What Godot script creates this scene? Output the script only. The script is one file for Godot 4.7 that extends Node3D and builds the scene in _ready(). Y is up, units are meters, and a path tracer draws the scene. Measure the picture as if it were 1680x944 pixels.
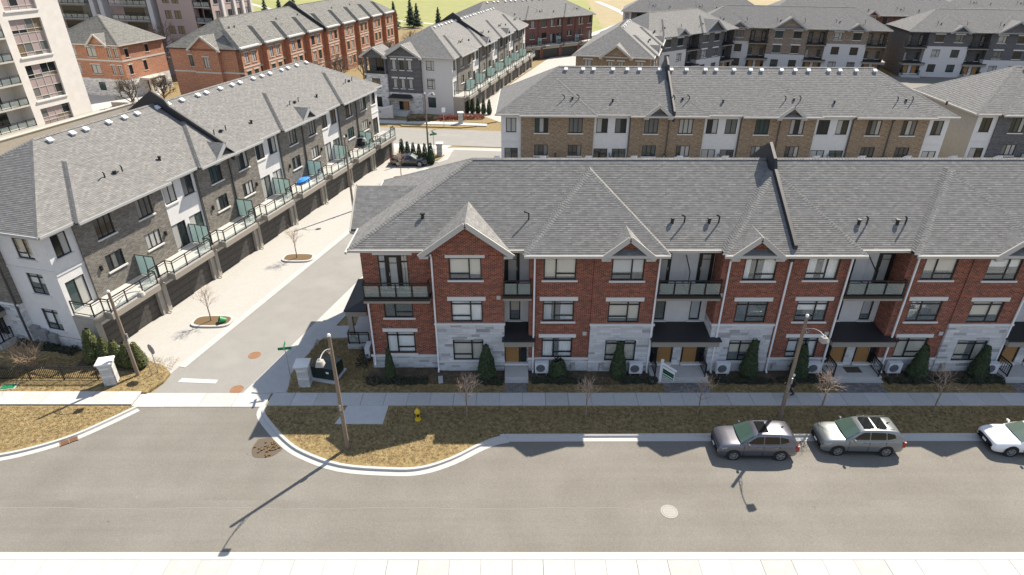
extends Node3D

var M := {}
var cache := {}
var rng := RandomNumberGenerator.new()

const D_ROT := 74.8            # the side street runs 15 degrees off the main road's normal


class MB:
	var v := PackedVector3Array()
	var n := PackedVector3Array()
	var t := PackedVector2Array()
	var c := PackedColorArray()
	var g := PackedFloat32Array()
	var idx := PackedInt32Array()
	var col := Color(1, 1, 1)
	var uoff := Vector2.ZERO

	func face(p: Array, nn := Vector3.ZERO) -> void:
		if nn == Vector3.ZERO:
			for i in p.size():
				var a: Vector3 = p[i]
				var b: Vector3 = p[(i + 1) % p.size()]
				nn += Vector3((a.y - b.y) * (a.z + b.z), (a.z - b.z) * (a.x + b.x), (a.x - b.x) * (a.y + b.y))
			nn = nn.normalized()
		elif (p[1] - p[0]).cross(p[2] - p[0]).dot(nn) < 0.0:
			p = p.duplicate()
			p.reverse()
		var ua := Vector3.RIGHT
		var va := Vector3(0, 0, -1)
		if absf(nn.y) < 0.9995:
			ua = Vector3.UP.cross(nn).normalized()
			va = nn.cross(ua)
		var b0 := v.size()
		for q: Vector3 in p:
			v.append(q)
			n.append(nn)
			t.append(Vector2(q.dot(ua), -q.dot(va)) + uoff)
			c.append(col)
			g.append_array([ua.x, ua.y, ua.z, 1.0])
		for i in range(1, p.size() - 1):
			idx.append_array([b0, b0 + i + 1, b0 + i])

	func tri_s(p: Array, nn: Array) -> void:
		var b0 := v.size()
		for i in 3:
			v.append(p[i])
			n.append(nn[i])
			t.append(Vector2(p[i].x, p[i].z))
			c.append(col)
			g.append_array([1.0, 0.0, 0.0, 1.0])
		idx.append_array([b0, b0 + 2, b0 + 1])

	func bx(x0: float, x1: float, y0: float, y1: float, z0: float, z1: float, xf := Transform3D()) -> void:
		var q := []
		for i in 8:
			q.append(xf * Vector3(x1 if i & 1 else x0, y1 if i & 2 else y0, z1 if i & 4 else z0))
		face([q[4], q[5], q[7], q[6]])
		face([q[1], q[0], q[2], q[3]])
		face([q[5], q[1], q[3], q[7]])
		face([q[0], q[4], q[6], q[2]])
		face([q[6], q[7], q[3], q[2]])
		face([q[0], q[1], q[5], q[4]])

	func beam(p: Vector3, q: Vector3, w: float, h: float) -> void:
		var d := (q - p)
		var l := d.length()
		d /= l
		var s := d.cross(Vector3.UP)
		s = s.normalized() if s.length() > 0.01 else Vector3.RIGHT
		bx(-w / 2, w / 2, -h / 2, h / 2, -l, 0, Transform3D(Basis(s, s.cross(d), -d), p))

	func tube(p: Vector3, q: Vector3, r0: float, r1: float, k := 8, cap := true) -> void:
		var d := (q - p).normalized()
		var s := d.cross(Vector3.UP if absf(d.y) < 0.9 else Vector3.RIGHT).normalized()
		var u := s.cross(d)
		var ring := []
		for i in k:
			var a := TAU * i / k
			ring.append(s * cos(a) - u * sin(a))
		for i in k:
			var e: Vector3 = ring[i]
			var f: Vector3 = ring[(i + 1) % k]
			tri_s([p + e * r0, p + f * r0, q + f * r1], [e, f, f])
			tri_s([p + e * r0, q + f * r1, q + e * r1], [e, f, e])
		if cap:
			var top := []
			for i in k:
				top.append(q + ring[i] * r1)
			face(top, d)

	func lathe(prof: Array, k := 12, xf := Transform3D()) -> void:   # [radius, height] from the bottom up
		for j in prof.size() - 1:
			var r0: float = prof[j][0]
			var r1: float = prof[j + 1][0]
			var y0: float = prof[j][1]
			var y1: float = prof[j + 1][1]
			var sl := Vector2(y1 - y0, r0 - r1).normalized()
			for i in k:
				var a := TAU * i / k
				var b := TAU * (i + 1) / k
				var ea := Vector3(cos(a), 0, -sin(a))
				var eb := Vector3(cos(b), 0, -sin(b))
				var na := xf.basis * (ea * sl.x + Vector3.UP * sl.y)
				var nb := xf.basis * (eb * sl.x + Vector3.UP * sl.y)
				var p0 := xf * (ea * r0 + Vector3.UP * y0)
				var p1 := xf * (eb * r0 + Vector3.UP * y0)
				var p2 := xf * (eb * r1 + Vector3.UP * y1)
				var p3 := xf * (ea * r1 + Vector3.UP * y1)
				if r0 > 0.0:
					tri_s([p0, p1, p2], [na, nb, nb])
				if r1 > 0.0:
					tri_s([p0, p2, p3], [na, nb, na])

	func grid(rows: Array, flip := false) -> void:   # a smooth sheet through rows of points
		var h := rows.size()
		var w: int = rows[0].size()
		var b0 := v.size()
		for i in h:
			for j in w:
				var di: Vector3 = rows[mini(i + 1, h - 1)][j] - rows[maxi(i - 1, 0)][j]
				var dj: Vector3 = rows[i][mini(j + 1, w - 1)] - rows[i][maxi(j - 1, 0)]
				var nn := dj.cross(di).normalized() * (-1.0 if flip else 1.0)
				v.append(rows[i][j])
				n.append(nn)
				t.append(Vector2(rows[i][j].x, rows[i][j].y))
				c.append(col)
				g.append_array([1.0, 0.0, 0.0, 1.0])
		for i in h - 1:
			for j in w - 1:
				var a := b0 + i * w + j
				if flip:
					idx.append_array([a, a + 1, a + w, a + 1, a + w + 1, a + w])
				else:
					idx.append_array([a, a + w, a + 1, a + 1, a + w, a + w + 1])

	func mesh() -> ArrayMesh:
		var a := []
		a.resize(Mesh.ARRAY_MAX)
		a[Mesh.ARRAY_VERTEX] = v
		a[Mesh.ARRAY_NORMAL] = n
		a[Mesh.ARRAY_TEX_UV] = t
		a[Mesh.ARRAY_COLOR] = c
		a[Mesh.ARRAY_TANGENT] = g
		a[Mesh.ARRAY_INDEX] = idx
		var m := ArrayMesh.new()
		m.add_surface_from_arrays(Mesh.PRIMITIVE_TRIANGLES, a)
		return m

	func shingles(p: Array, step := 0.145, lift := 0.02) -> void:   # lapped courses over one planar, convex roof face
		var nn := Vector3.ZERO
		for i in p.size():
			var a: Vector3 = p[i]
			var b: Vector3 = p[(i + 1) % p.size()]
			nn += Vector3((a.y - b.y) * (a.z + b.z), (a.z - b.z) * (a.x + b.x), (a.x - b.x) * (a.y + b.y))
		nn = nn.normalized()
		var ua := Vector3.UP.cross(nn).normalized()
		var va := nn.cross(ua)
		var o: Vector3 = p[0]
		var q := []
		var lo := 1e9
		var hi := -1e9
		for w: Vector3 in p:
			var e := Vector2((w - o).dot(ua), (w - o).dot(va))
			q.append(e)
			lo = minf(lo, e.y)
			hi = maxf(hi, e.y)
		var y := lo
		while y < hi - 0.01:
			var y1 := minf(y + step, hi)
			var e0 := span(q, y + 0.0005)
			var e1 := span(q, y1 - 0.0005)
			var A := o + ua * e0.x + va * y + nn * lift
			var B := o + ua * e0.y + va * y + nn * lift
			var C := o + ua * e1.y + va * y1 + nn * 0.002
			var E := o + ua * e1.x + va * y1 + nn * 0.002
			var b0 := v.size()
			for w: Array in [[A, e0.x, y], [B, e0.y, y], [C, e1.y, y1], [E, e1.x, y1]]:
				v.append(w[0])
				n.append(nn)
				t.append(Vector2(w[1], lo - w[2]) + uoff)
				c.append(col)
				g.append_array([ua.x, ua.y, ua.z, 1.0])
			idx.append_array([b0, b0 + 2, b0 + 1, b0, b0 + 3, b0 + 2])
			face([A - nn * lift, B - nn * lift, B, A], -va)
			y = y1

	func span(q: Array, y: float) -> Vector2:
		var a := 1e9
		var b := -1e9
		for i in q.size():
			var s: Vector2 = q[i]
			var e: Vector2 = q[(i + 1) % q.size()]
			if (s.y <= y and e.y >= y) or (s.y >= y and e.y <= y):
				var x := s.x if absf(e.y - s.y) < 1e-6 else lerpf(s.x, e.x, (y - s.y) / (e.y - s.y))
				a = minf(a, x)
				b = maxf(b, x)
		return Vector2(a, b)

	func caps(p: Vector3, q: Vector3, step := 0.2, w := 0.19) -> void:   # ridge tiles from the lower end p to q
		var d := q - p
		var l := d.length()
		d /= l
		var s := d.cross(Vector3.UP).normalized()
		var u := s.cross(d)
		var k := int(ceil(l / step))
		for i in k:
			var a := p + d * (l * i / k) + u * 0.05
			var b := p + d * (l * (i + 1.15) / k) + u * 0.03
			face([a, a + s * w - u * 0.09, b + s * w - u * 0.09, b])
			face([a, b, b - s * w - u * 0.09, a - s * w - u * 0.09])
			face([a - s * w - u * 0.12, a + s * w - u * 0.12, a], -d)


func lin(r: float, g := -1.0, b := -1.0) -> Color:
	if g < 0.0:
		g = r
		b = r
	return Color(r, g, b).linear_to_srgb()


func mat(called: String, col: Color, rough := 0.85, metal := 0.0) -> StandardMaterial3D:
	var m := StandardMaterial3D.new()
	m.resource_name = called
	m.albedo_color = col
	m.roughness = rough
	m.metallic = metal
	M[called] = m
	return m


func tex_mat(called: String, im: Image, tile: Vector2, rough := 0.9, tint := Color(1, 1, 1)) -> StandardMaterial3D:
	var m := mat(called, tint, rough)
	m.albedo_texture = ImageTexture.create_from_image(im)
	m.uv1_scale = Vector3(1.0 / tile.x, 1.0 / tile.y, 1)
	return m


func grain(w: int, h: int, strength: float, sd: int) -> Image:
	var im := Image.create(w, h, false, Image.FORMAT_RGBA8)
	var r := RandomNumberGenerator.new()
	r.seed = sd
	for y in h:
		for x in w:
			var k := r.randf()
			im.set_pixel(x, y, Color(0, 0, 0, (0.5 - k) * strength) if k < 0.5 else Color(1, 1, 1, (k - 0.5) * strength * 0.7))
	return im


func coursed(pal: Array, mortar: Color, nx: int, ny: int, px: int, py: int, joint: int, sd: int, vary := 0.15, half := 0.5) -> Image:
	var w := nx * px
	var h := ny * py
	var im := Image.create(w, h, false, Image.FORMAT_RGBA8)
	im.fill(mortar)
	var r := RandomNumberGenerator.new()
	r.seed = sd
	for j in ny:
		var off := int(px * (half * (j % 2) if half >= 0.0 else r.randf()))
		for i in nx:
			var cc: Color = pal[r.randi() % pal.size()]
			cc = cc * (1.0 + r.randf_range(-vary, vary))
			cc.a = 1.0
			var x := i * px + off
			im.fill_rect(Rect2i(x, j * py, px - joint, py - joint), cc)
			if x + px > w:
				im.fill_rect(Rect2i(0, j * py, maxi(x + px - joint - w, 0), py - joint), cc)
	var gr: Image = grain(256, 256, 0.22, sd + 9)
	for j in range(0, h, 256):
		for i in range(0, w, 256):
			im.blend_rect(gr, Rect2i(0, 0, 256, 256), Vector2i(i, j))
	return im


func speckle(size: int, a: Color, b: Color, cst: Color, f1: float, f2: float, grainy: float, sd: int) -> Image:   # two tones mixed by fractal noise, a third in patches, grain over all
	var n1 := FastNoiseLite.new()
	n1.seed = sd
	n1.frequency = f1
	n1.fractal_octaves = 5
	n1.fractal_gain = 0.6
	var n2 := FastNoiseLite.new()
	n2.seed = sd + 3
	n2.frequency = f2
	n2.fractal_octaves = 3
	var i1 := n1.get_seamless_image(size, size)
	var i2 := n2.get_seamless_image(size, size)
	var d1 := i1.get_data()
	var d2 := i2.get_data()
	var o := PackedByteArray()
	o.resize(size * size * 3)
	var r := RandomNumberGenerator.new()
	r.seed = sd
	for k in size * size:
		var x := d1[k] / 255.0
		var y := clampf((d2[k] / 255.0 - 0.55) * 3.0, 0.0, 1.0)
		var q := 1.0 + (r.randf() - 0.5) * grainy
		var cr := lerpf(lerpf(a.r, b.r, x), cst.r, y) * q
		var cg := lerpf(lerpf(a.g, b.g, x), cst.g, y) * q
		var cb := lerpf(lerpf(a.b, b.b, x), cst.b, y) * q
		o[k * 3] = clampi(int(cr * 255.0), 0, 255)
		o[k * 3 + 1] = clampi(int(cg * 255.0), 0, 255)
		o[k * 3 + 2] = clampi(int(cb * 255.0), 0, 255)
	return Image.create_from_data(size, size, false, Image.FORMAT_RGB8, o)


func road_image() -> Image:   # worn asphalt: fine grain, long traffic streaks, paler and darker patches, a few hairline cracks
	var w := 2048
	var h := 512
	var n1 := FastNoiseLite.new()
	n1.seed = 5
	n1.frequency = 0.02
	n1.fractal_octaves = 4
	var n2 := FastNoiseLite.new()
	n2.seed = 6
	n2.frequency = 0.006
	n2.fractal_octaves = 3
	var r := RandomNumberGenerator.new()
	r.seed = 3
	var a := lin(.146, .134, .115)
	var b := lin(.184, .171, .149)
	var o := PackedByteArray()
	o.resize(w * h * 3)
	for y in h:
		for x in w:
			var s := n1.get_noise_2d(x * 0.035, y * 1.6)
			var m := n2.get_noise_2d(x, y * 0.9)
			var k := clampf(0.5 + s * 0.32 + m * 0.6, 0.0, 1.0)
			var q := 1.0 + (r.randf() - 0.5) * 0.15
			var i := (y * w + x) * 3
			o[i] = clampi(int(lerpf(a.r, b.r, k) * q * 255.0), 0, 255)
			o[i + 1] = clampi(int(lerpf(a.g, b.g, k) * q * 255.0), 0, 255)
			o[i + 2] = clampi(int(lerpf(a.b, b.b, k) * q * 255.0), 0, 255)
	var im := Image.create_from_data(w, h, false, Image.FORMAT_RGB8, o)
	for c in 40:      # specks of grit and drops of oil
		var p := Vector2i(r.randi() % w, r.randi() % h)
		var e := 1.16 if r.randf() < 0.6 else 0.84
		for j in 4:
			var t := p + Vector2i(r.randi() % 9, r.randi() % 7)
			im.fill_rect(Rect2i(t.x, t.y, 1 + r.randi() % 3, 1 + r.randi() % 2), im.get_pixelv(p) * e)
	return im


func bricks(called: String, pal: Array, mortar: Color, sd: int) -> void:
	tex_mat(called, coursed(pal, mortar, 16, 16, 32, 16, 3, sd), Vector2(16 * 0.25, 16 * 0.088), 0.92)


func materials() -> void:
	bricks("red_brick", [lin(.185, .042, .025), lin(.225, .053, .031), lin(.14, .034, .022), lin(.095, .028, .021), lin(.245, .064, .036)], lin(.34, .21, .14), 11)
	bricks("grey_brick", [lin(.12, .108, .092), lin(.15, .133, .11), lin(.10, .09, .078), lin(.17, .15, .125)], lin(.25, .235, .21), 12)
	bricks("dark_brick", [lin(.085, .083, .086), lin(.10, .098, .10), lin(.07, .068, .071)], lin(.16, .16, .16), 13)
	bricks("tan_brick", [lin(.23, .155, .092), lin(.26, .18, .108), lin(.205, .138, .086), lin(.245, .168, .10)], lin(.33, .28, .21), 14)
	bricks("brown_brick", [lin(.21, .16, .12), lin(.25, .19, .14), lin(.18, .135, .10)], lin(.30, .25, .20), 15)
	bricks("orange_brick", [lin(.36, .15, .082), lin(.40, .17, .095), lin(.32, .13, .072)], lin(.40, .25, .17), 16)
	bricks("maroon_brick", [lin(.14, .042, .032), lin(.17, .052, .038), lin(.11, .036, .03)], lin(.24, .16, .13), 17)
	var sp := []
	for k in [.152, .162, .168, .173, .178, .185, .193, .206]:
		sp.append(lin(k * 1.03, k * 1.0, k * 0.945))
	tex_mat("shingle", coursed(sp, lin(.115), 32, 16, 32, 32, 1, 21, 0.06, -1.0), Vector2(32 * 0.27, 16 * 0.145), 0.95)
	var sg := []
	for k in [.115, .135, .15, .165, .18]:
		sg.append(lin(k, k * 0.98, k * 0.89))
	tex_mat("old_shingle", coursed(sg, lin(.12), 32, 16, 32, 32, 1, 22, 0.1, -1.0), Vector2(32 * 0.27, 16 * 0.145), 0.95)
	tex_mat("limestone", coursed([lin(.52, .515, .50), lin(.58, .57, .55), lin(.48, .475, .47), lin(.61, .60, .58), lin(.40, .40, .405)], lin(.56, .55, .52), 8, 12, 64, 21, 1, 23, 0.07, -1.0), Vector2(5.0, 2.4), 0.9)
	tex_mat("stucco", speckle(256, lin(.58, .575, .56), lin(.64, .635, .62), lin(.61, .60, .585), .02, .01, .06, 31), Vector2(4, 4), 0.95)
	tex_mat("beige_stucco", speckle(256, lin(.30, .275, .235), lin(.36, .33, .285), lin(.33, .30, .26), .02, .01, .06, 32), Vector2(4, 4), 0.95)
	tex_mat("pale_block", speckle(256, lin(.50, .485, .47), lin(.57, .555, .54), lin(.53, .51, .50), .03, .01, .1, 33), Vector2(3, 3), 0.95)
	tex_mat("pink_block", speckle(256, lin(.37, .29, .265), lin(.43, .34, .31), lin(.40, .32, .29), .03, .01, .1, 34), Vector2(3, 3), 0.95)
	tex_mat("cream_precast", speckle(256, lin(.60, .565, .52), lin(.68, .645, .60), lin(.63, .60, .55), .02, .008, .05, 35), Vector2(8, 8), 0.95)
	tex_mat("asphalt", road_image(), Vector2(64, 16), 0.95).uv1_offset = Vector3(0.5, 0.3, 0)
	tex_mat("side_asphalt", speckle(1024, lin(.215, .207, .19), lin(.24, .23, .212), lin(.25, .24, .22), .012, .003, .12, 42), Vector2(17, 17), 0.95)
	tex_mat("concrete", speckle(512, lin(.385, .38, .365), lin(.44, .435, .415), lin(.41, .40, .38), .02, .008, .1, 43), Vector2(5, 5), 0.93)
	tex_mat("concrete_b", speckle(256, lin(.41, .405, .395), lin(.46, .455, .445), lin(.435, .43, .41), .02, .008, .1, 44), Vector2(4, 4), 0.93)
	tex_mat("concrete_c", speckle(256, lin(.36, .355, .34), lin(.41, .405, .39), lin(.38, .37, .35), .02, .008, .1, 45), Vector2(4.4, 4.4), 0.93)
	tex_mat("dry_grass", speckle(1024, lin(.115, .082, .034), lin(.32, .24, .115), lin(.205, .155, .066), .03, .006, .5, 46), Vector2(11, 11), 1.0)
	tex_mat("soil", speckle(512, lin(.045, .034, .024), lin(.10, .075, .05), lin(.12, .085, .05), .03, .01, .5, 47), Vector2(6, 6), 1.0)
	tex_mat("park_grass", speckle(512, lin(.19, .20, .068), lin(.27, .265, .092), lin(.21, .225, .08), .02, .006, .15, 48), Vector2(70, 70), 1.0)
	tex_mat("bare_field", speckle(512, lin(.25, .205, .11), lin(.32, .26, .15), lin(.28, .225, .12), .02, .006, .15, 49), Vector2(60, 60), 1.0)
	tex_mat("paver", coursed([lin(.385, .37, .34), lin(.39, .372, .342), lin(.38, .365, .335)], lin(.355, .34, .31), 16, 16, 32, 32, 1, 51, 0.012), Vector2(16 * 0.22, 16 * 0.15), 0.95)
	tex_mat("grey_paver", coursed([lin(.17, .17, .175), lin(.20, .20, .205), lin(.14, .14, .145)], lin(.10), 16, 16, 32, 32, 2, 52, 0.08), Vector2(16 * 0.22, 16 * 0.15), 0.95)
	tex_mat("pole_wood", speckle(256, lin(.16, .12, .085), lin(.28, .22, .165), lin(.2, .15, .11), .05, .02, .35, 53), Vector2(0.4, 6), 0.95)
	mat("black", lin(.012, .012, .014), 0.5)
	mat("frame_black", lin(.01, .01, .011), 0.45)
	mat("awning", lin(.02, .02, .023), 0.55)
	mat("taupe", lin(.26, .235, .20), 0.7)
	mat("white_trim", lin(.58, .57, .55), 0.7)
	mat("cream_trim", lin(.44, .42, .38), 0.7)
	mat("grey_trim", lin(.33, .33, .325), 0.7)
	mat("lintel", lin(.62, .61, .58), 0.85)
	mat("pipe_white", lin(.70, .70, .70), 0.45)
	mat("pipe_dark", lin(.06, .06, .06), 0.5)
	mat("vent_white", lin(.62, .63, .64), 0.75)
	mat("door_brown", lin(.30, .155, .05), 0.55)
	mat("garage_dark", lin(.05, .046, .042), 0.6)
	mat("deck_top", lin(.44, .42, .385), 0.8)
	mat("glass_dark", lin(.02, .024, .026), 0.06)
	mat("glass_teal", lin(.03, .055, .055), 0.07)
	mat("glass_mid", lin(.13, .135, .13), 0.1)
	mat("glass_pale", lin(.36, .36, .34), 0.15)
	mat("glass_tan", lin(.17, .13, .085), 0.12)
	mat("curtain_white", lin(.80, .80, .78), 0.9)
	mat("curtain_grey", lin(.48, .49, .50), 0.9)
	mat("curtain_tan", lin(.58, .52, .41), 0.9)
	mat("room", lin(.05, .047, .043), 0.9)
	var gl := mat("pane", Color(0.85, 0.9, 0.9, 0.10), 0.02)
	gl.transparency = BaseMaterial3D.TRANSPARENCY_ALPHA
	var rg := mat("rail_glass", Color(0.78, 0.86, 0.84, 0.14), 0.05)
	rg.transparency = BaseMaterial3D.TRANSPARENCY_ALPHA
	var fr := mat("frosted", Color(0.80, 0.90, 0.87, 0.72), 0.35)
	fr.transparency = BaseMaterial3D.TRANSPARENCY_ALPHA
	for a in [["leaf", .9], ["twig", .95], ["shade_mix", .9]]:
		mat(a[0], Color(1, 1, 1), a[1]).vertex_color_use_as_albedo = true
	mat("steel", lin(.38, .38, .38), 0.45, 0.6)
	mat("rust", lin(.24, .125, .065), 0.9)
	mat("iron_light", lin(.31, .295, .265), 0.85)
	mat("seam_grey", lin(.215, .20, .178), 0.95)
	mat("yellow", lin(.62, .42, .015), 0.45)
	mat("box_green", lin(.014, .024, .02), 0.45)
	mat("sign_green", lin(.01, .17, .06), 0.5)
	mat("sign_white", lin(.75, .76, .75), 0.5)
	mat("grey_metal", lin(.28, .28, .28), 0.5, 0.3)
	mat("ac_white", lin(.58, .60, .62), 0.5)
	mat("ac_dark", lin(.09, .10, .11), 0.6)
	mat("tyre", lin(.012), 0.85)
	mat("rim", lin(.45, .46, .47), 0.35, 0.8)
	mat("lamp_red", lin(.35, .012, .012), 0.25)
	mat("lamp_clear", lin(.62, .66, .68), 0.12)
	mat("plastic_green", lin(.02, .22, .08), 0.45)
	mat("blue_cloth", lin(.02, .20, .62), 0.7)
	mat("curb_stone", lin(.41, .40, .38), 0.9)
	mat("worn_base", lin(.10, .078, .055), 1.0)
	mat("pink_pane", lin(.34, .27, .26), 0.3)
	var stn := tex_mat("stone_tone", speckle(256, lin(.80), lin(.98), lin(.88), .03, .01, .12, 61), Vector2(1.5, 1.5), 0.92)
	stn.vertex_color_use_as_albedo = true
	mat("mulch", lin(.13, .085, .04), 1.0)


# ---------------------------------------------------------------- nodes

func part(par: Node, called: String, mesh: Mesh, m = null, xf := Transform3D()) -> MeshInstance3D:
	var o := MeshInstance3D.new()
	o.name = called
	o.mesh = mesh
	if m is String:
		o.material_override = M[m]
	elif m is Material:
		o.material_override = m
	o.transform = xf
	par.add_child(o, true)
	return o


func tag(o: Node, label: String, category: String, group := "") -> Node:
	o.set_meta("label", label)
	o.set_meta("category", category)
	if group != "":
		o.set_meta("group", group)
	return o


func thing(called: String, label: String, category: String, at := Vector3.ZERO, turn := 0.0, group := "") -> Node3D:
	var o := Node3D.new()
	o.name = called
	add_child(o, true)
	o.position = at
	o.rotation_degrees.y = turn
	tag(o, label, category, group)
	return o


func struct(called: String, mb: MB, m: String) -> MeshInstance3D:
	var o := part(self, called, mb.mesh(), m)
	o.set_meta("kind", "structure")
	return o


func copy(o: Node3D, label: String, at: Vector3, turn := 0.0, size := 1.0) -> Node3D:
	var r: Node3D = o.duplicate()
	r.name = o.name
	add_child(r, true)
	r.position = at
	r.rotation_degrees.y = turn
	r.scale = Vector3.ONE * size
	r.set_meta("label", label)
	return r


func stuff(o: Node) -> Node:
	o.set_meta("kind", "stuff")
	return o


func prism(mb: MB, pts: Array, y0: float, y1: float) -> void:   # pts: Vector2(x, z)
	var pk := PackedVector2Array(pts)
	if Geometry2D.is_polygon_clockwise(pk):
		pk.reverse()
	var ix := Geometry2D.triangulate_polygon(pk)
	for i in range(0, ix.size(), 3):
		var tr := []
		for k in 3:
			var q := pk[ix[i + k]]
			tr.append(Vector3(q.x, y1, q.y))
		mb.face(tr, Vector3.UP)
	if y1 - y0 > 0.001:
		for i in pk.size():
			var a := pk[i]
			var b := pk[(i + 1) % pk.size()]
			var e := b - a
			mb.face([Vector3(a.x, y0, a.y), Vector3(b.x, y0, b.y), Vector3(b.x, y1, b.y), Vector3(a.x, y1, a.y)], Vector3(e.y, 0, -e.x).normalized())


func smooth(pts: Array, k := 5) -> Array:
	var o := []
	for i in pts.size() - 1:
		var a: Vector2 = pts[maxi(i - 1, 0)]
		var b: Vector2 = pts[i]
		var c: Vector2 = pts[i + 1]
		var d: Vector2 = pts[mini(i + 2, pts.size() - 1)]
		for j in k:
			o.append(b.cubic_interpolate(c, a, d, float(j) / k))
	o.append(pts[-1])
	return o


func offset_path(pts: Array, w: float) -> Array:
	var o := []
	for i in pts.size():
		var d: Vector2 = (pts[mini(i + 1, pts.size() - 1)] - pts[maxi(i - 1, 0)]).normalized()
		o.append(pts[i] + Vector2(-d.y, d.x) * w)
	return o


func ribbon(mb: MB, a: Array, b: Array, ya: float, yb: float) -> void:
	for i in a.size() - 1:
		var q := [Vector3(a[i].x, ya, a[i].y), Vector3(b[i].x, yb, b[i].y), Vector3(b[i + 1].x, yb, b[i + 1].y), Vector3(a[i + 1].x, ya, a[i + 1].y)]
		var nn: Vector3 = (q[1] - q[0]).cross(q[2] - q[0]).normalized()
		if nn.y < -0.01:
			q.reverse()
			nn = -nn
		mb.face(q)


func kerb(pts: Array, side: float) -> void:   # pts follow the grass edge of the kerb; the gutter lies on the side given
	var top := offset_path(pts, side * 0.16)
	var lip := offset_path(pts, side * 0.19)
	var out := offset_path(pts, side * 0.52)
	var mb := MB.new()
	ribbon(mb, pts, top, 0.145, 0.14)
	ribbon(mb, top, lip, 0.14, 0.022)
	ribbon(mb, lip, out, 0.022, 0.008)
	ribbon(mb, pts, offset_path(pts, side * 0.001), 0.145, -0.05)
	struct("kerb", mb, "curb_stone")


# ---------------------------------------------------------------- walls and windows

func wall(par: Node, xf: Transform3D, x0: float, x1: float, y0: float, y1: float, z: float, m: String, holes := [], deep := 0.16, back := 0.0, called := "wall") -> MeshInstance3D:
	var xs := [x0, x1]
	var ys := [y0, y1]
	for h: Array in holes:
		xs.append_array([h[0], h[2]])
		ys.append_array([h[1], h[3]])
	xs.sort()
	ys.sort()
	var mb := MB.new()
	for i in xs.size() - 1:
		if xs[i + 1] - xs[i] < 0.001:
			continue
		for j in ys.size() - 1:
			if ys[j + 1] - ys[j] < 0.001:
				continue
			var cx: float = (xs[i] + xs[i + 1]) / 2
			var cy: float = (ys[j] + ys[j + 1]) / 2
			var open := false
			for h: Array in holes:
				open = open or (cx > h[0] and cx < h[2] and cy > h[1] and cy < h[3])
			if not open:
				mb.face([Vector3(xs[i], ys[j], z), Vector3(xs[i + 1], ys[j], z), Vector3(xs[i + 1], ys[j + 1], z), Vector3(xs[i], ys[j + 1], z)], Vector3(0, 0, 1))
	for h: Array in holes:
		var a := Vector3(h[0], h[1], z)
		var b := Vector3(h[2], h[1], z)
		var c := Vector3(h[2], h[3], z)
		var d := Vector3(h[0], h[3], z)
		var e := Vector3(0, 0, -deep)
		mb.face([a, b, b + e, a + e])
		mb.face([c, d, d + e, c + e])
		mb.face([d, a, a + e, d + e])
		mb.face([b, c, c + e, b + e])
	if back != 0.0:
		mb.face([Vector3(x0, y0, z - back), Vector3(x0, y0, z), Vector3(x0, y1, z), Vector3(x0, y1, z - back)], Vector3(-1, 0, 0))
		mb.face([Vector3(x1, y0, z), Vector3(x1, y0, z - back), Vector3(x1, y1, z - back), Vector3(x1, y1, z)], Vector3(1, 0, 0))
		mb.face([Vector3(x0, y1, z), Vector3(x1, y1, z), Vector3(x1, y1, z - back), Vector3(x0, y1, z - back)], Vector3.UP)
	return part(par, called, mb.mesh(), m, xf)


func boxm(w: float, h: float, d: float) -> Mesh:   # centred in x, from y = 0 up, from z = 0 to d
	var key := "box %.3f %.3f %.3f" % [w, h, d]
	if not cache.has(key):
		var mb := MB.new()
		mb.bx(-w / 2, w / 2, 0, h, 0, d)
		cache[key] = mb.mesh()
	return cache[key]


func T(x: float, y: float, z: float, turn := 0.0) -> Transform3D:
	return Transform3D(Basis(Vector3.UP, deg_to_rad(turn)), Vector3(x, y, z))


func frame_mesh(w: float, h: float, bars: Array) -> Array:   # [frame, pane] with bars [x0, y0, x1, y1] as fractions
	var key := "frame %.2f %.2f %s" % [w, h, bars]
	if not cache.has(key):
		var mb := MB.new()
		var f := 0.075
		mb.bx(-w / 2, w / 2, 0, f, -0.04, 0.04)
		mb.bx(-w / 2, w / 2, h - f, h, -0.04, 0.04)
		mb.bx(-w / 2, -w / 2 + f, f, h - f, -0.04, 0.04)
		mb.bx(w / 2 - f, w / 2, f, h - f, -0.04, 0.04)
		var b := 0.042
		for q: Array in bars:
			if q[0] == q[2]:
				mb.bx(w * (q[0] - 0.5) - b, w * (q[0] - 0.5) + b, h * q[1], h * q[3], -0.035, 0.036)
			else:
				mb.bx(w * (q[0] - 0.5), w * (q[2] - 0.5), h * q[1] - b, h * q[1] + b, -0.033, 0.033)
		var pm := MB.new()
		pm.bx(-w / 2 + 0.03, w / 2 - 0.03, 0.03, h - 0.03, -0.006, 0.006)
		cache[key] = [mb.mesh(), pm.mesh()]
	return cache[key]

const BARS := {
	"L": [[0.62, 0, 0.62, 1], [0, 0.27, 0.62, 0.27]],
	"R": [[0.38, 0, 0.38, 1], [0.38, 0.27, 1, 0.27]],
	"LT": [[0.62, 0, 0.62, 1], [0, 0.27, 0.62, 0.27], [0, 0.83, 1, 0.83]],
	"RT": [[0.38, 0, 0.38, 1], [0.38, 0.27, 1, 0.27], [0, 0.83, 1, 0.83]],
	"3": [[0.33, 0, 0.33, 1], [0.67, 0, 0.67, 1]],
	"2": [[0.5, 0, 0.5, 1]],
	"1": [],
	"1T": [[0, 0.8, 1, 0.8]],
	"2T": [[0.5, 0, 0.5, 1], [0, 0.8, 1, 0.8]],
	"4": [[0.5, 0, 0.5, 1], [0, 0.5, 1, 0.5]],
}


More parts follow.
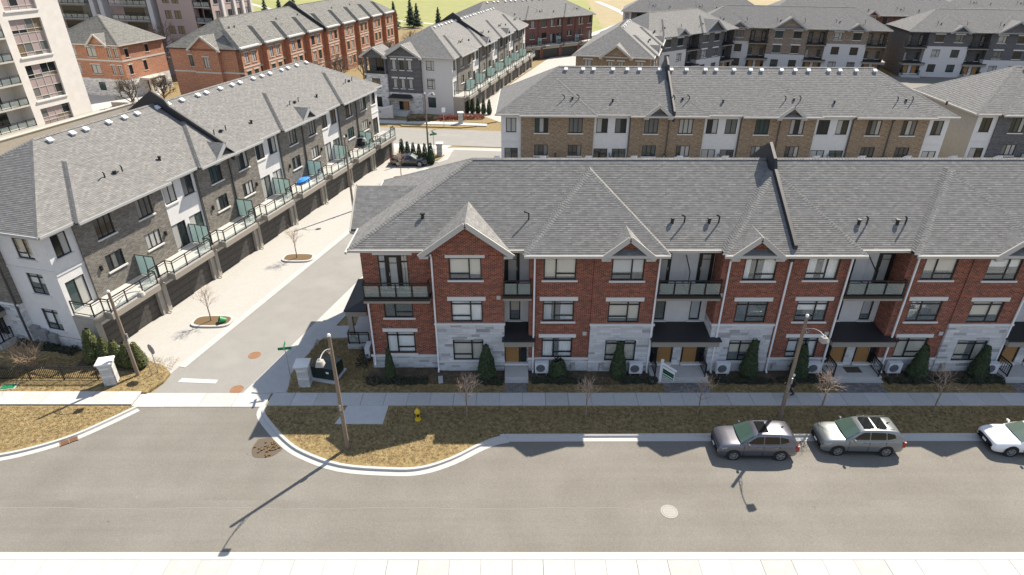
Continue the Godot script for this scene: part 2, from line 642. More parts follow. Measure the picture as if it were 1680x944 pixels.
func win(par: Node, xf: Transform3D, cx: float, y0: float, w: float, h: float, z: float, bars: String, near := false, lint := 0.0, sill := true, tone := "", trim := "lintel") -> Node3D:
	var fm := frame_mesh(w, h, BARS[bars])
	var o := part(par, "window", fm[0], "frame_black", xf * T(cx, y0, z - 0.09))
	if near:
		part(o, "pane", fm[1], "pane")
		var k := "room %.2f %.2f" % [w, h]
		if not cache.has(k):
			var mb := MB.new()
			var q := [Vector3(-w / 2, 0, -0.05), Vector3(w / 2, 0, -0.05), Vector3(w / 2, h, -0.05), Vector3(-w / 2, h, -0.05)]
			var e := Vector3(0, 0, -0.7)
			for i in 4:
				mb.face([q[i], q[(i + 1) % 4], q[(i + 1) % 4] + e, q[i] + e])
			mb.face([q[0] + e, q[1] + e, q[2] + e, q[3] + e])
			cache[k] = mb.mesh()
		part(o, "room", cache[k], "room")
		var kind := rng.randf()
		var cm: String = ["curtain_white", "curtain_grey", "curtain_white", "curtain_tan"][rng.randi() % 4]
		if kind < 0.6:      # a blind let down some way
			var drop := h * rng.randf_range(0.35, 1.0)
			part(o, "blind", boxm(w - 0.1, drop, 0.015), cm, T(0, h - drop, -0.10))
		elif kind < 0.92:    # curtains drawn to the sides
			for s in [-1.0, 1.0]:
				var cw := w * rng.randf_range(0.2, 0.46)
				part(o, "curtain", fold_mesh(cw, h), cm, T(s * (w - cw - 0.06) / 2, 0.02, -0.16))
	else:
		var cols: int = {"3": 3, "2": 2, "2T": 2}.get(bars, 1)
		if tone != "":
			part(o, "pane", fm[1], tone)
		else:
			var shade: String = ["glass_pale", "glass_pale", "glass_mid", "glass_dark", "glass_teal"][rng.randi() % 5]
			for i in cols:
				var pw := w / cols
				var tn := shade
				if rng.randf() < 0.4:
					tn = ["glass_dark", "glass_mid", "glass_dark", "glass_pale"][rng.randi() % 4]
				part(o, "pane", boxm(pw - 0.04, h - 0.06, 0.012), tn, T(-w / 2 + pw * (i + 0.5), 0.03, -0.006))
	if lint > 0.0:
		part(o, "lintel", boxm(w + 0.42, lint, 0.14), trim, T(0, h + 0.03, 0.003))
	if sill:
		part(o, "sill", boxm(w + 0.24, 0.11, 0.17), trim, T(0, -0.115, 0.006))
	return o


func fold_mesh(w: float, h: float) -> Mesh:
	var key := "fold %d %.2f" % [int(w * 10), h]
	if not cache.has(key):
		var mb := MB.new()
		var k := 10
		for i in k:
			var a := -w / 2 + w * i / k
			var b := a + w / k
			var za := 0.03 if i % 2 else 0.0
			mb.face([Vector3(a, 0, za), Vector3(b, 0, 0.03 - za), Vector3(b, h - 0.04, 0.03 - za), Vector3(a, h - 0.04, za)])
		cache[key] = mb.mesh()
	return cache[key]


# ---------------------------------------------------------------- roofs

func fascia(par: Node, a: Vector3, b: Vector3, m := "white_trim", h := 0.17) -> void:
	var mb := MB.new()
	mb.beam(a - Vector3(0, h / 2 + 0.0, 0), b - Vector3(0, h / 2 + 0.0, 0), 0.13, h)
	part(par, "gutter", mb.mesh(), m)


class Roof:
	var main := MB.new()
	var cap := MB.new()
	var step := 0.145
	var lift := 0.02
	var ye := 9.15
	var zf := 0.55
	var zm := -6.1
	var zb := -12.75
	var k := 0.586

	func top(z: float) -> float:
		return ye + k * (zf - z)

	func ridge_y() -> float:
		return ye + k * (zf - zm)

	func hipped(x0: float, x1: float, hl: float, hr: float) -> void:
		var yr := ridge_y()
		var A := Vector3(x0, ye, zf)
		var B := Vector3(x1, ye, zf)
		var C := Vector3(x1, ye, zb)
		var E := Vector3(x0, ye, zb)
		var L := Vector3(x0 + hl, yr, zm)
		var R := Vector3(x1 - hr, yr, zm)
		main.shingles([A, B, R, L], step, lift)
		main.shingles([C, E, L, R], step, lift)
		if hl > 0.0:
			main.shingles([E, A, L], step, lift)
			cap.caps(A, L)
			cap.caps(E, L)
		if hr > 0.0:
			main.shingles([B, C, R], step, lift)
			cap.caps(B, R)
			cap.caps(C, R)
		cap.caps(L, R)
		main.face([A - Vector3(0, .18, 0), E - Vector3(0, .18, 0), C - Vector3(0, .18, 0), B - Vector3(0, .18, 0)])

	func proj(xa: float, xb: float, fwd: float, dp: float, caps := true) -> float:   # a hip that stands a little forward of the main slope; returns the front edge
		var z := zf + fwd
		var ap := Vector3((xa + xb) / 2, ye + k * dp, z - dp)
		var bk := ap - Vector3(0, 0, fwd + 0.1)
		var a := Vector3(xa, ye, z)
		var b := Vector3(xb, ye, z)
		main.shingles([a, b, ap], step, lift)
		var h := Vector3(0, 0, -fwd - 0.1)
		main.shingles([a + h, a, ap, bk], step, lift)
		main.shingles([b, b + h, bk, ap], step, lift)
		main.face([a - Vector3(0, .17, 0), a - Vector3(0, .17, fwd + .05), b - Vector3(0, .17, fwd + .05), b - Vector3(0, .17, 0)])
		if caps:
			cap.caps(a, ap)
			cap.caps(b, ap)
		return z

	func gable(xc: float, hw: float, z: float, y: float, rise: float, deep: float) -> void:
		var a := Vector3(xc - hw, y, z)
		var b := Vector3(xc + hw, y, z)
		var p := Vector3(xc, y + rise, z)
		var e := Vector3(0, 0, -deep)
		main.shingles([a + e, a, p, p + e], step, 0.005)
		main.shingles([b, b + e, p + e, p], step, 0.005)
		for q: Array in [[a, p], [b, p]]:
			main.face([q[0] - Vector3(0, .05, 0), q[0] + e - Vector3(0, .05, 0), q[1] + e - Vector3(0, .05, 0), q[1] - Vector3(0, .05, 0)])


func gable_front(par: Node, xf: Transform3D, xc: float, hw: float, z: float, y: float, rise: float, m: String, trim := "cream_trim", over := 0.35) -> void:
	var mb := MB.new()
	var s := 1.0 - over / hw
	mb.face([Vector3(xc - hw, y - 0.25, z - over), Vector3(xc + hw, y - 0.25, z - over), Vector3(xc + hw, y - 0.03, z - over), Vector3(xc, y + rise - 0.03, z - over), Vector3(xc - hw, y - 0.03, z - over)], Vector3(0, 0, 1))
	part(par, "gable_wall", mb.mesh(), m, xf)
	for d in [-1.0, 1.0]:
		var rb := MB.new()
		rb.beam(Vector3(xc + d * (hw + 0.12), y - 0.19, z - 0.03), Vector3(xc + d * 0.02, y + rise - 0.11, z - 0.03), 0.09, 0.32)
		rb.beam(Vector3(xc + d * (hw + 0.02), y - 0.26, z - 0.2), Vector3(xc + d * 0.02, y + rise - 0.2, z - 0.2), 0.28, 0.03)
		part(par, "rake_board", rb.mesh(), trim, xf)
		if over > 0.2:
			part(par, "eave_return", boxm(0.55, 0.17, 0.4), trim, xf * T(xc + d * (hw - 0.16), y - 0.34, z - over + 0.002))


func finish_roof(par: Node, r: Roof, m: String, xf := Transform3D()) -> void:
	var o := part(par, "roof", r.main.mesh(), m, xf)
	if r.cap.v.size():
		part(o, "ridge_cap", r.cap.mesh(), m)


func fire_wall(par: Node, r: Roof, x: float, xf := Transform3D()) -> void:
	var mb := MB.new()
	var hh := 1.05
	var lo := 0.72
	var zs := [r.zf + 0.45, r.zm + 1.6, r.zm + 1.2, r.zm, r.zm - 1.2, r.zb + 0.2]
	var dy := [lo, lo, hh, hh, hh, lo]
	var w := 0.13
	for i in zs.size() - 1:
		var ya: float = minf(r.top(zs[i]), r.top(2 * r.zm - zs[i]))
		var yb: float = minf(r.top(zs[i + 1]), r.top(2 * r.zm - zs[i + 1]))
		var a0 := Vector3(0, ya - 0.35, zs[i])
		var a1 := Vector3(0, ya + dy[i], zs[i])
		var b0 := Vector3(0, yb - 0.35, zs[i + 1])
		var b1 := Vector3(0, yb + dy[i + 1], zs[i + 1])
		var s := Vector3(w, 0, 0)
		mb.face([b0 - s, a0 - s, a1 - s, b1 - s])
		mb.face([a0 + s, b0 + s, b1 + s, a1 + s])
		mb.face([a1 - s, a1 + s, b1 + s, b1 - s])
		if i == 0:
			mb.face([a0 - s, a0 + s, a1 + s, a1 - s])
	var o := part(par, "fire_wall", mb.mesh(), "awning", xf * T(x, 0, 0))
	var fl := MB.new()
	for i in zs.size() - 1:
		var ya: float = minf(r.top(zs[i]), r.top(2 * r.zm - zs[i])) + dy[i] + 0.03
		var yb: float = minf(r.top(zs[i + 1]), r.top(2 * r.zm - zs[i + 1])) + dy[i + 1] + 0.03
		fl.beam(Vector3(0.02, ya, zs[i]), Vector3(0.02, yb, zs[i + 1]), 0.2, 0.05)
	part(o, "coping", fl.mesh(), "awning")


func roof_vent(par: Node, at: Vector3, slope: float, xf := Transform3D()) -> void:
	if not cache.has("vent"):
		var mb := MB.new()
		mb.bx(-0.15, 0.15, 0.02, 0.2, -0.15, 0.15)
		mb.bx(-0.2, 0.2, 0.2, 0.25, -0.2, 0.2)
		mb.bx(-0.24, 0.24, 0.0, 0.02, -0.24, 0.24)
		cache["vent"] = mb.mesh()
	part(par, "roof_vent", cache["vent"], "vent_white", xf * Transform3D(Basis(Vector3.RIGHT, slope), at))


func vent_pipe(par: Node, at: Vector3, bent: bool, xf := Transform3D()) -> void:
	var key := "pipe %s" % bent
	if not cache.has(key):
		var mb := MB.new()
		if bent:
			mb.tube(Vector3(0, -0.1, 0), Vector3(0, 0.45, 0), 0.05, 0.05, 6)
			mb.tube(Vector3(0, 0.42, 0), Vector3(-0.28, 0.62, 0.25), 0.05, 0.05, 6)
		else:
			mb.tube(Vector3(0, -0.1, 0), Vector3(0, 0.26, 0), 0.1, 0.1, 8)
			mb.tube(Vector3(0, 0.26, 0), Vector3(0, 0.33, 0), 0.16, 0.14, 8)
		cache[key] = mb.mesh()
	part(par, "vent_pipe", cache[key], "black", xf * T(at.x, at.y, at.z))


# ---------------------------------------------------------------- the red row on the main road

func stone_wall(par: Node, xf: Transform3D, x0: float, x1: float, y0: float, y1: float, z: float, holes: Array, back := 0.0) -> void:
	wall(par, xf, x0, x1, y0, y1, z, "limestone", holes, 0.18, back)
	var mb := MB.new()
	var r := RandomNumberGenerator.new()
	r.seed = int(x0 * 71.0 + y0 * 13.0) + 5
	var y := y0
	var hs := [0.19, 0.24, 0.14, 0.19]
	var row := 0
	while y < y1 - 0.05:
		var h: float = minf(hs[row % 4], y1 - y)
		row += 1
		var x := x0 - r.randf() * 0.4
		while x < x1 - 0.02:
			var w := r.randf_range(0.35, 0.95)
			var a := maxf(x, x0)
			var b := minf(x + w, x1)
			x += w
			var pieces := [[a, b]]
			for q: Array in holes:
				if y + h > q[1] + 0.01 and y < q[3] - 0.01:
					var nx := []
					for s: Array in pieces:
						if s[1] <= q[0] or s[0] >= q[2]:
							nx.append(s)
						else:
							if s[0] < q[0]:
								nx.append([s[0], q[0]])
							if s[1] > q[2]:
								nx.append([q[2], s[1]])
					pieces = nx
			for s: Array in pieces:
				if s[1] - s[0] < 0.04:
					continue
				var tone := r.randf_range(0.86, 1.1)
				if r.randf() < 0.1:
					tone *= 0.62
				mb.col = Color(0.60 * tone, 0.60 * tone, 0.60 * tone)
				mb.bx(s[0] + 0.006, s[1] - 0.006, y + 0.006, y + h - 0.006, z - 0.01, z + r.randf_range(0.012, 0.03))
		y += h
	stuff(part(par, "stone_blocks", mb.mesh(), "stone_tone", xf))


func band(par: Node, xf: Transform3D, x0: float, x1: float, y: float, z: float, h := 0.13, d := 0.09, m := "lintel", called := "stone_band") -> void:
	part(par, called, boxm(x1 - x0, h, d + 0.04), m, xf * T((x0 + x1) / 2, y, z - 0.04))


func downspout(par: Node, xf: Transform3D, x: float, z: float, y1: float, y0 := 0.15, m := "pipe_white") -> void:
	var mb := MB.new()
	mb.bx(x - 0.05, x + 0.05, y0 + 0.1, y1 - 0.45, z + 0.03, z + 0.12)
	mb.beam(Vector3(x, y1 - 0.44, z + 0.075), Vector3(x, y1 - 0.14, z + 0.42), 0.1, 0.09)
	mb.beam(Vector3(x, y0 + 0.14, z + 0.075), Vector3(x, y0, z + 0.3), 0.1, 0.09)
	part(par, "downspout", mb.mesh(), m, xf)


func railing(par: Node, pts: Array, y: float, h: float, spacing := 1.1, glass := true, xf := Transform3D()) -> void:
	var posts := []
	for i in pts.size() - 1:
		var a := Vector3(pts[i].x, y, pts[i].y)
		var b := Vector3(pts[i + 1].x, y, pts[i + 1].y)
		var l := a.distance_to(b)
		var k := maxi(int(round(l / spacing)), 1)
		var up := Vector3(0, h, 0)
		var rb := MB.new()
		rb.beam(a + up, b + up, 0.075, 0.06)
		rb.beam(a + Vector3(0, 0.1, 0), b + Vector3(0, 0.1, 0), 0.05, 0.05)
		rb.beam(a + up - Vector3(0, 0.17, 0), b + up - Vector3(0, 0.17, 0), 0.035, 0.035)
		part(par, "rail", rb.mesh(), "frame_black", xf)
		for j in k + (1 if i == pts.size() - 2 else 0):
			posts.append(a.lerp(b, float(j) / k))
		if glass:
			for j in k:
				var p := a.lerp(b, (j + 0.06) / k)
				var q := a.lerp(b, (j + 0.94) / k)
				var g := MB.new()
				g.beam(p + Vector3(0, 0.13 + (h - 0.33) / 2, 0), q + Vector3(0, 0.13 + (h - 0.33) / 2, 0), 0.012, h - 0.33)
				part(par, "glass_panel", g.mesh(), "rail_glass", xf)
	for p: Vector3 in posts:
		part(par, "post", boxm(0.07, h, 0.07), "frame_black", xf * T(p.x, y, p.z - 0.035))


func screen(par: Node, xf: Transform3D, x: float, z0: float, z1: float, y: float, h: float, panes := 2) -> void:
	var mb := MB.new()
	for i in panes + 1:
		var z := lerpf(z0, z1, float(i) / panes)
		mb.bx(x - 0.03, x + 0.03, y, y + h, z - 0.03, z + 0.03)
	mb.bx(x - 0.025, x + 0.025, y + h - 0.05, y + h - 0.001, z0, z1)
	mb.bx(x - 0.025, x + 0.025, y + 0.05, y + 0.1, z0, z1)
	part(par, "screen_frame", mb.mesh(), "frame_black", xf)
	for i in panes:
		var g := MB.new()
		g.bx(x - 0.008, x + 0.008, y + 0.1, y + h - 0.05, lerpf(z0, z1, float(i) / panes) + 0.03, lerpf(z0, z1, float(i + 1) / panes) - 0.03)
		part(par, "privacy_glass", g.mesh(), "frosted", xf)


func balcony(b: Node, xf: Transform3D, x0: float, x1: float, zb: float, zf: float, y: float, split: bool, near := true) -> void:
	var o := Node3D.new()
	o.name = "balcony"
	b.add_child(o, true)
	o.transform = xf
	var mb := MB.new()
	mb.bx(x0, x1, y - 0.3, y, zb, zf)
	part(o, "slab", mb.mesh(), "taupe")
	var tr := MB.new()
	tr.bx(x0 - 0.02, x1 + 0.02, y - 0.12, y + 0.07, zb + 0.3, zf + 0.03)
	part(o, "edge_trim", tr.mesh(), "frame_black")
	railing(o, [Vector2(x0 + 0.06, zb + 0.5), Vector2(x0 + 0.06, zf - 0.06), Vector2(x1 - 0.06, zf - 0.06), Vector2(x1 - 0.06, zb + 0.5)], y + 0.03, 1.08, 1.1, near)
	if split and near:
		var s := MB.new()
		var xc := (x0 + x1) / 2
		s.beam(Vector3(xc, y, zb + 1.25), Vector3(xc, y + 1.5, zb + 1.25), 0.05, 0.05)
		s.beam(Vector3(xc, y + 1.5, zb + 1.25), Vector3(xc, y + 2.05, zb + 0.05), 0.05, 0.05)
		s.beam(Vector3(xc, y + 0.15, zb + 1.25), Vector3(xc, y + 0.15, zb + 0.05), 0.05, 0.05)
		part(o, "divider_frame", s.mesh(), "frame_black")
		var g := MB.new()
		g.face([Vector3(xc, y + 0.15, zb + 0.05), Vector3(xc, y + 0.15, zb + 1.22), Vector3(xc, y + 1.45, zb + 1.22), Vector3(xc, y + 2.0, zb + 0.05)])
		part(o, "divider_glass", g.mesh(), "rail_glass")


func awning(b: Node, xf: Transform3D, x0: float, x1: float, zb: float, zf: float, y: float, up := 0.75) -> void:
	var mb := MB.new()
	var s := minf(0.55, up * 0.8)
	var q := [Vector3(x0, y, zb), Vector3(x0, y, zf), Vector3(x1, y, zf), Vector3(x1, y, zb), Vector3(x0 + s, y + up, zb), Vector3(x1 - s, y + up, zb)]
	mb.face([q[1], q[2], q[5], q[4]])
	mb.face([q[0], q[1], q[4]])
	mb.face([q[2], q[3], q[5]])
	mb.face([q[0], q[4], q[5], q[3]])
	mb.bx(x0 - 0.06, x1 + 0.06, y - 0.07, y, zb, zf + 0.06)
	var o := part(b, "canopy", mb.mesh(), "awning", xf)
	var f := MB.new()
	f.bx(x0 + 0.04, x1 - 0.04, y - 0.5, y - 0.07, zb, zf - 0.03)
	part(o, "canopy_beam", f.mesh(), "taupe")


func door(par: Node, xf: Transform3D, x: float, y: float, w: float, h: float, z: float, m: String, handle_right := true, glass := false) -> void:
	var mb := MB.new()
	mb.bx(-w / 2 - 0.07, -w / 2, 0, h + 0.07, -0.05, 0.06)
	mb.bx(w / 2, w / 2 + 0.07, 0, h + 0.07, -0.05, 0.06)
	mb.bx(-w / 2, w / 2, h, h + 0.07, -0.05, 0.06)
	if glass:
		mb.bx(-w / 2, -w / 2 + 0.14, 0, h, -0.03, 0.03)
		mb.bx(w / 2 - 0.14, w / 2, 0, h, -0.03, 0.03)
		mb.bx(-w / 2 + 0.14, w / 2 - 0.14, 0, 0.22, -0.03, 0.03)
		mb.bx(-w / 2 + 0.14, w / 2 - 0.14, h - 0.14, h, -0.03, 0.03)
		mb.bx(-w / 2 + 0.14, w / 2 - 0.14, h * 0.78, h * 0.78 + 0.04, -0.02, 0.02)
	var o := part(par, "door", mb.mesh(), "frame_black", xf * T(x, y, z))
	if glass:
		part(o, "pane", boxm(w - 0.26, h - 0.34, 0.01), m, T(0, 0.21, -0.01))
	else:
		var pm := MB.new()
		pm.bx(-w / 2, w / 2, 0.02, h, -0.03, 0.02)
		for j in 4:
			pm.bx(-w / 2 + 0.12, w / 2 - 0.12, 0.2 + j * h * 0.23, 0.2 + j * h * 0.23 + h * 0.17, 0.02, 0.032)
		part(o, "door_panel", pm.mesh(), m)
	part(o, "handle", boxm(0.04, 0.22, 0.06), "steel", T((w / 2 - 0.1) * (1.0 if handle_right else -1.0), h * 0.45, 0.03))


func recess(b: Node, xf: Transform3D, x0: float, x1: float, mz: String, far := false) -> void:
	var z := -1.5
	var two := x1 - x0 > 2.5
	var holes := []
	var xs := [x0 + 0.72, x1 - 0.72] if two else [(x0 + x1) / 2 - 0.1]
	for x: float in xs:
		holes.append([x - 0.36, 3.2, x + 0.36, 4.75])
	wall(b, xf, x0, x1, 0, 9.15, z, mz, holes, 0.14)
	for x: float in xs:
		win(b, xf, x, 3.2, 0.72, 1.55, z, "1", not far, 0.0, true)
		door(b, xf, x + (0.0 if far else (-0.18 if x < (x0 + x1) / 2 else 0.18)), 6.03, 0.8, 2.25, z + 0.05, "glass_pale" if not far else "glass_mid", x < (x0 + x1) / 2, true)
	balcony(b, xf, x0 - 0.06, x1 + 0.14, z, 0.3, 6.02, two, not far)
	awning(b, xf, x0 - 0.08, x1 + 0.6 if two else x1 + 0.35, z, 0.55, 2.86, 0.2)
	z = -0.35
	wall(b, xf, x0, x1, 0, 2.85, z, "limestone" if not far else mz, [], 0.1, 0.0, "entry_wall")
	var st := MB.new()
	st.bx(x0 + 0.02, x1 - 0.02, 0.0, 0.4, z, 1.15)
	st.bx(x0 + 0.02, x1 - 0.02, 0.0, 0.2, 1.15, 1.45)
	part(b, "porch", st.mesh(), "concrete", xf)
	if two:
		var xc := (x0 + x1) / 2
		wall(b, xf, xc - 0.28, xc + 0.28, 0.4, 2.75, z + 0.12, "limestone", [], 0.1, 0.12, "pier")
		for s in [-1.0, 1.0]:
			door(b, xf, xc + s * 0.86, 0.62, 0.92, 2.1, z + 0.05, "door_brown", s > 0.0)
			win(b, xf, xc + s * 1.62, 0.62, 0.46, 2.15, z + 0.12, "1", false, 0.0, false, "glass_dark")
			band(b, xf, xc + s * 1.07 - 0.75, xc + s * 1.07 + 0.75, 0.45, z, 0.16, 0.3, "lintel", "door_step")
		for x: float in [x0 + 0.25, x1 - 0.25]:
			var pr := Node3D.new()
			pr.name = "porch_rail"
			b.add_child(pr, true)
			pr.transform = xf
			railing(pr, [Vector2(x, -0.2), Vector2(x, 1.1)], 0.4, 0.95, 1.3, false)
			for i in 7:
				part(pr, "baluster", boxm(0.025, 0.85, 0.025), "frame_black", T(x, 0.48, -0.1 + i * 0.17))
	else:
		door(b, xf, x0 + 0.52, 0.62, 0.9, 2.1, z + 0.05, "door_brown", true)
		win(b, xf, x0 + 1.27, 0.62, 0.42, 2.15, z + 0.12, "1", false, 0.0, false, "glass_dark")
		band(b, xf, x0, x1, 0.45, z, 0.16, 0.3, "lintel", "door_step")


func red_bay(b: Node, x0: float, x1: float, z: float, stone: bool, left: bool, wx: float) -> void:
	var xf := Transform3D()
	var w := 2.02
	var top := 3.82 if stone else 1.1
	var s := "L" if left else "R"
	var a := wx - w / 2
	var c := wx + w / 2
	var up := [[a, 3.98 if stone else 4.02, c, 5.56], [a, 7.08, c, 8.6]]
	var low := [a, 0.98 if stone else 1.16, c, 2.62 if stone else 2.76]
	if not stone:
		up.append(low)
	wall(b, xf, x0, x1, top, 9.15, z, "red_brick", up, 0.16, 1.7)
	stone_wall(b, xf, x0, x1, 0, top, z + 0.05, [low] if stone else [], 1.75)
	band(b, xf, x0 - 0.06, x1 + 0.06, top - 0.04, z + 0.05, 0.13, 0.07)
	if stone:
		band(b, xf, x0 - 0.03, x1 + 0.03, 0.86, z + 0.05, 0.1, 0.06)
		win(b, xf, wx, low[1], w, low[3] - low[1], z + 0.05, s + "T", true, 0.0, false)
		win(b, xf, wx, 3.98, w, 1.58, z, s + "T", true, 0.27, false)
	else:
		win(b, xf, wx, low[1], w, 1.6, z, s + "T", true, 0.25, false)
		win(b, xf, wx, 4.02, w, 1.54, z, s + "T", true, 0.27, true)
	win(b, xf, wx, 7.08, w, 1.52, z, s, true, 0.27, true)


func red_row() -> void:
	var b := thing("townhouse_row", "long red brick townhouse row with pale stone bases and black balconies facing the main road", "townhouse row")
	var xf := Transform3D()
	# far left bay with the balcony doors
	var dz := -0.35
	wall(b, xf, -9.4, -5.0, 1.1, 9.15, dz, "red_brick", [[-8.35, 6.06, -6.5, 8.66], [-8.3, 4.1, -6.42, 5.55], [-8.34, 1.28, -6.46, 2.98]], 0.16, 1.0)
	stone_wall(b, xf, -9.42, -5.0, 0, 1.1, dz + 0.05, [], 1.0)
	band(b, xf, -9.5, -5.0, 1.06, dz + 0.05, 0.13, 0.07)
	win(b, xf, -7.36, 4.1, 1.88, 1.45, dz, "R", true, 0.0, true)
	win(b, xf, -7.4, 1.28, 1.88, 1.7, dz, "RT", true, 0.25, true)
	for x: float in [-8.12, -6.73]:
		win(b, xf, x, 6.06, 0.5, 2.6, dz, "1T", true, 0.0, false)
	door(b, xf, -7.42, 6.06, 0.74, 2.55, dz - 0.03, "glass_pale", false, true)
	band(b, xf, -8.65, -6.2, 8.66, dz, 0.25, 0.06, "lintel", "lintel")
	balcony(b, xf, -9.3, -5.15, dz, 0.62, 6.02, false)
	red_bay(b, -5.0, -0.5, 0.0, true, true, -2.9)
	recess(b, xf, -0.5, 1.1, "stucco")
	red_bay(b, 1.1, 5.1, 0.0, false, false, 2.98)
	red_bay(b, 5.1, 9.2, 0.08, true, true, 7.18)
	recess(b, xf, 9.2, 13.0, "stucco")
	red_bay(b, 13.0, 17.0, 0.08, true, false, 15.35)
	red_bay(b, 17.0, 21.0, 0.0, false, true, 19.25)
	recess(b, xf, 21.0, 24.5, "stucco")
	red_bay(b, 24.5, 28.4, 0.0, false, false, 26.5)
	red_bay(b, 28.4, 32.5, 0.08, true, true, 30.4)
	recess(b, xf, 32.5, 36.2, "stucco")
	red_bay(b, 36.2, 40.2, 0.08, true, false, 38.2)
	red_bay(b, 40.2, 44.2, 0.0, false, true, 42.2)
	wall(b, T(-9.4, 0, 0, -90), -12.2, dz, 0, 9.15, 0, "red_brick")
	wall(b, T(44.2, 0, 0, 90), -1.7, 12.2, 0, 9.15, 0, "red_brick")
	wall(b, T(0, 0, -12.2, 180), -44.2, 9.4, 0, 9.15, 0, "grey_brick", [], 0.1, 0.0, "rear_wall")
	# roof
	var r := Roof.new()
	r.zf = 0.05
	r.zm = -6.1
	r.zb = -12.55
	r.ye = 9.2
	r.k = 0.615
	r.hipped(-10.0, 44.9, 7.4, 7.4)
	var e := Vector3(0, 0, 0)
	for q: Array in [[0.75, 9.45], [12.75, 21.25], [24.25, 32.75], [35.95, 44.5]]:
		var z := r.proj(q[0], q[1], 0.8, 5.55)
		fascia(b, Vector3(q[0] - 0.03, 9.2, z + 0.06), Vector3(q[1] + 0.03, 9.2, z + 0.06), "cream_trim")
	for q: Array in [[-10.05, -5.4], [-0.3, 0.75], [9.45, 12.75], [21.25, 24.25], [32.75, 35.95]]:
		fascia(b, Vector3(q[0], 9.2, r.zf + 0.06), Vector3(q[1], 9.2, r.zf + 0.06), "cream_trim")
	fascia(b, Vector3(-10.06, 9.2, 0.4), Vector3(-10.06, 9.2, -3.2), "cream_trim")
	fascia(b, Vector3(-10.06, 9.2, -9.0), Vector3(-10.06, 9.2, -12.6), "cream_trim")
	for q: Array in [[-2.78, 2.72, 0.62, 2.0, "red_brick"], [7.0, 1.5, 0.95, 1.25, ""], [14.75, 1.5, 0.95, 1.25, ""], [30.6, 1.5, 0.95, 1.25, ""], [38.0, 1.5, 0.95, 1.25, ""]]:
		r.gable(q[0], q[1], q[2], 9.12, q[3], q[3] / 0.586 + 0.9)
		gable_front(b, xf, q[0], q[1], q[2], 9.14, q[3], "red_brick", "cream_trim", 0.45)
	finish_roof(b, r, "shingle")
	var g := Roof.new()
	g.gable(-6.1, 2.9, 10.62, 9.12, 1.95, 4.5)
	finish_roof(b, g, "shingle", T(0, 0, 0, -90))
	gable_front(b, T(0, 0, 0, -90), -6.1, 2.9, 10.62, 9.14, 1.95, "red_brick", "cream_trim", 0.5)
	wall(b, T(0, 0, 0, -90), -8.7, -3.5, 0, 9.15, 10.1, "red_brick", [], 0.1, 0.7)
	fire_wall(b, r, 17.0)
	for x: float in [-4.95, 1.4, 9.08, 13.4, 17.15, 20.85, 24.9, 32.4]:
		downspout(b, xf, x, 0.1 if x > -4 else 0.02, 9.15)
	downspout(b, xf, -9.25, dz + 0.06, 6.1, 0.5)
	for q: Array in [[-0.85, 5.72], [4.75, 3.0], [13.3, 5.9], [20.6, 3.0], [28.1, 3.0]]:
		part(b, "wall_vent", boxm(0.26, 0.26, 0.06), "cream_trim", T(q[0], q[1], 0.05))
	for x: float in [4.1, 6.0, 17.6, 27.9, 29.0]:
		var gm := MB.new()
		gm.bx(x - 0.12, x + 0.12, 0.45, 0.75, 0.12, 0.3)
		gm.tube(Vector3(x - 0.16, 0.14, 0.2), Vector3(x - 0.16, 0.85, 0.2), 0.022, 0.022, 6)
		gm.tube(Vector3(x - 0.16, 0.85, 0.2), Vector3(x + 0.1, 0.92, 0.2), 0.022, 0.022, 6)
		gm.tube(Vector3(x + 0.1, 0.92, 0.2), Vector3(x + 0.12, 0.6, 0.2), 0.022, 0.022, 6)
		part(b, "gas_meter", gm.mesh(), "grey_trim")
	for p: Array in [[-3.3, 0.9, 0], [1.05, 1.9, 1], [-5.6, 2.0, 0], [10.0, 1.7, 0], [10.75, 1.7, 1], [12.3, 1.7, 0], [12.9, 1.7, 1], [21.6, 1.6, 0], [22.1, 1.6, 1], [24.0, 1.6, 0], [24.5, 1.6, 1], [33.2, 1.6, 0], [33.7, 1.6, 1]]:
		vent_pipe(b, Vector3(p[0], r.top(r.zf - p[1]), r.zf - p[1]), p[2] == 1)
	for i in 14:
		var x := -1.0 + i * 3.1
		roof_vent(b, Vector3(x, r.top(-6.8 + 2 * 0.0) - 0.82, -6.95), -0.53)
	# side entrance with its small porch roof
	awning(b, T(-10.1, 0, 0, -90), -7.2, -2.6, 0.0, 1.5, 3.25, 0.7)
	for z: float in [-2.9, -6.9]:
		var mb := MB.new()
		mb.bx(-0.16, 0.16, 0.45, 2.8, -0.16, 0.16)
		mb.bx(-0.22, 0.22, 0.15, 0.75, -0.22, 0.22)
		part(b, "porch_column", mb.mesh(), "taupe", T(-11.35, 0, z))
	var fl := MB.new()
	fl.bx(-11.7, -10.1, 0.0, 0.5, -7.2, -2.5)
	part(b, "porch", fl.mesh(), "concrete")
	var pr := Node3D.new()
	pr.name = "porch_rail"
	b.add_child(pr, true)
	railing(pr, [Vector2(-10.15, -2.6), Vector2(-11.6, -2.6), Vector2(-11.6, -4.2)], 0.5, 0.95, 0.8, true)


# ---------------------------------------------------------------- rows seen from the garage side

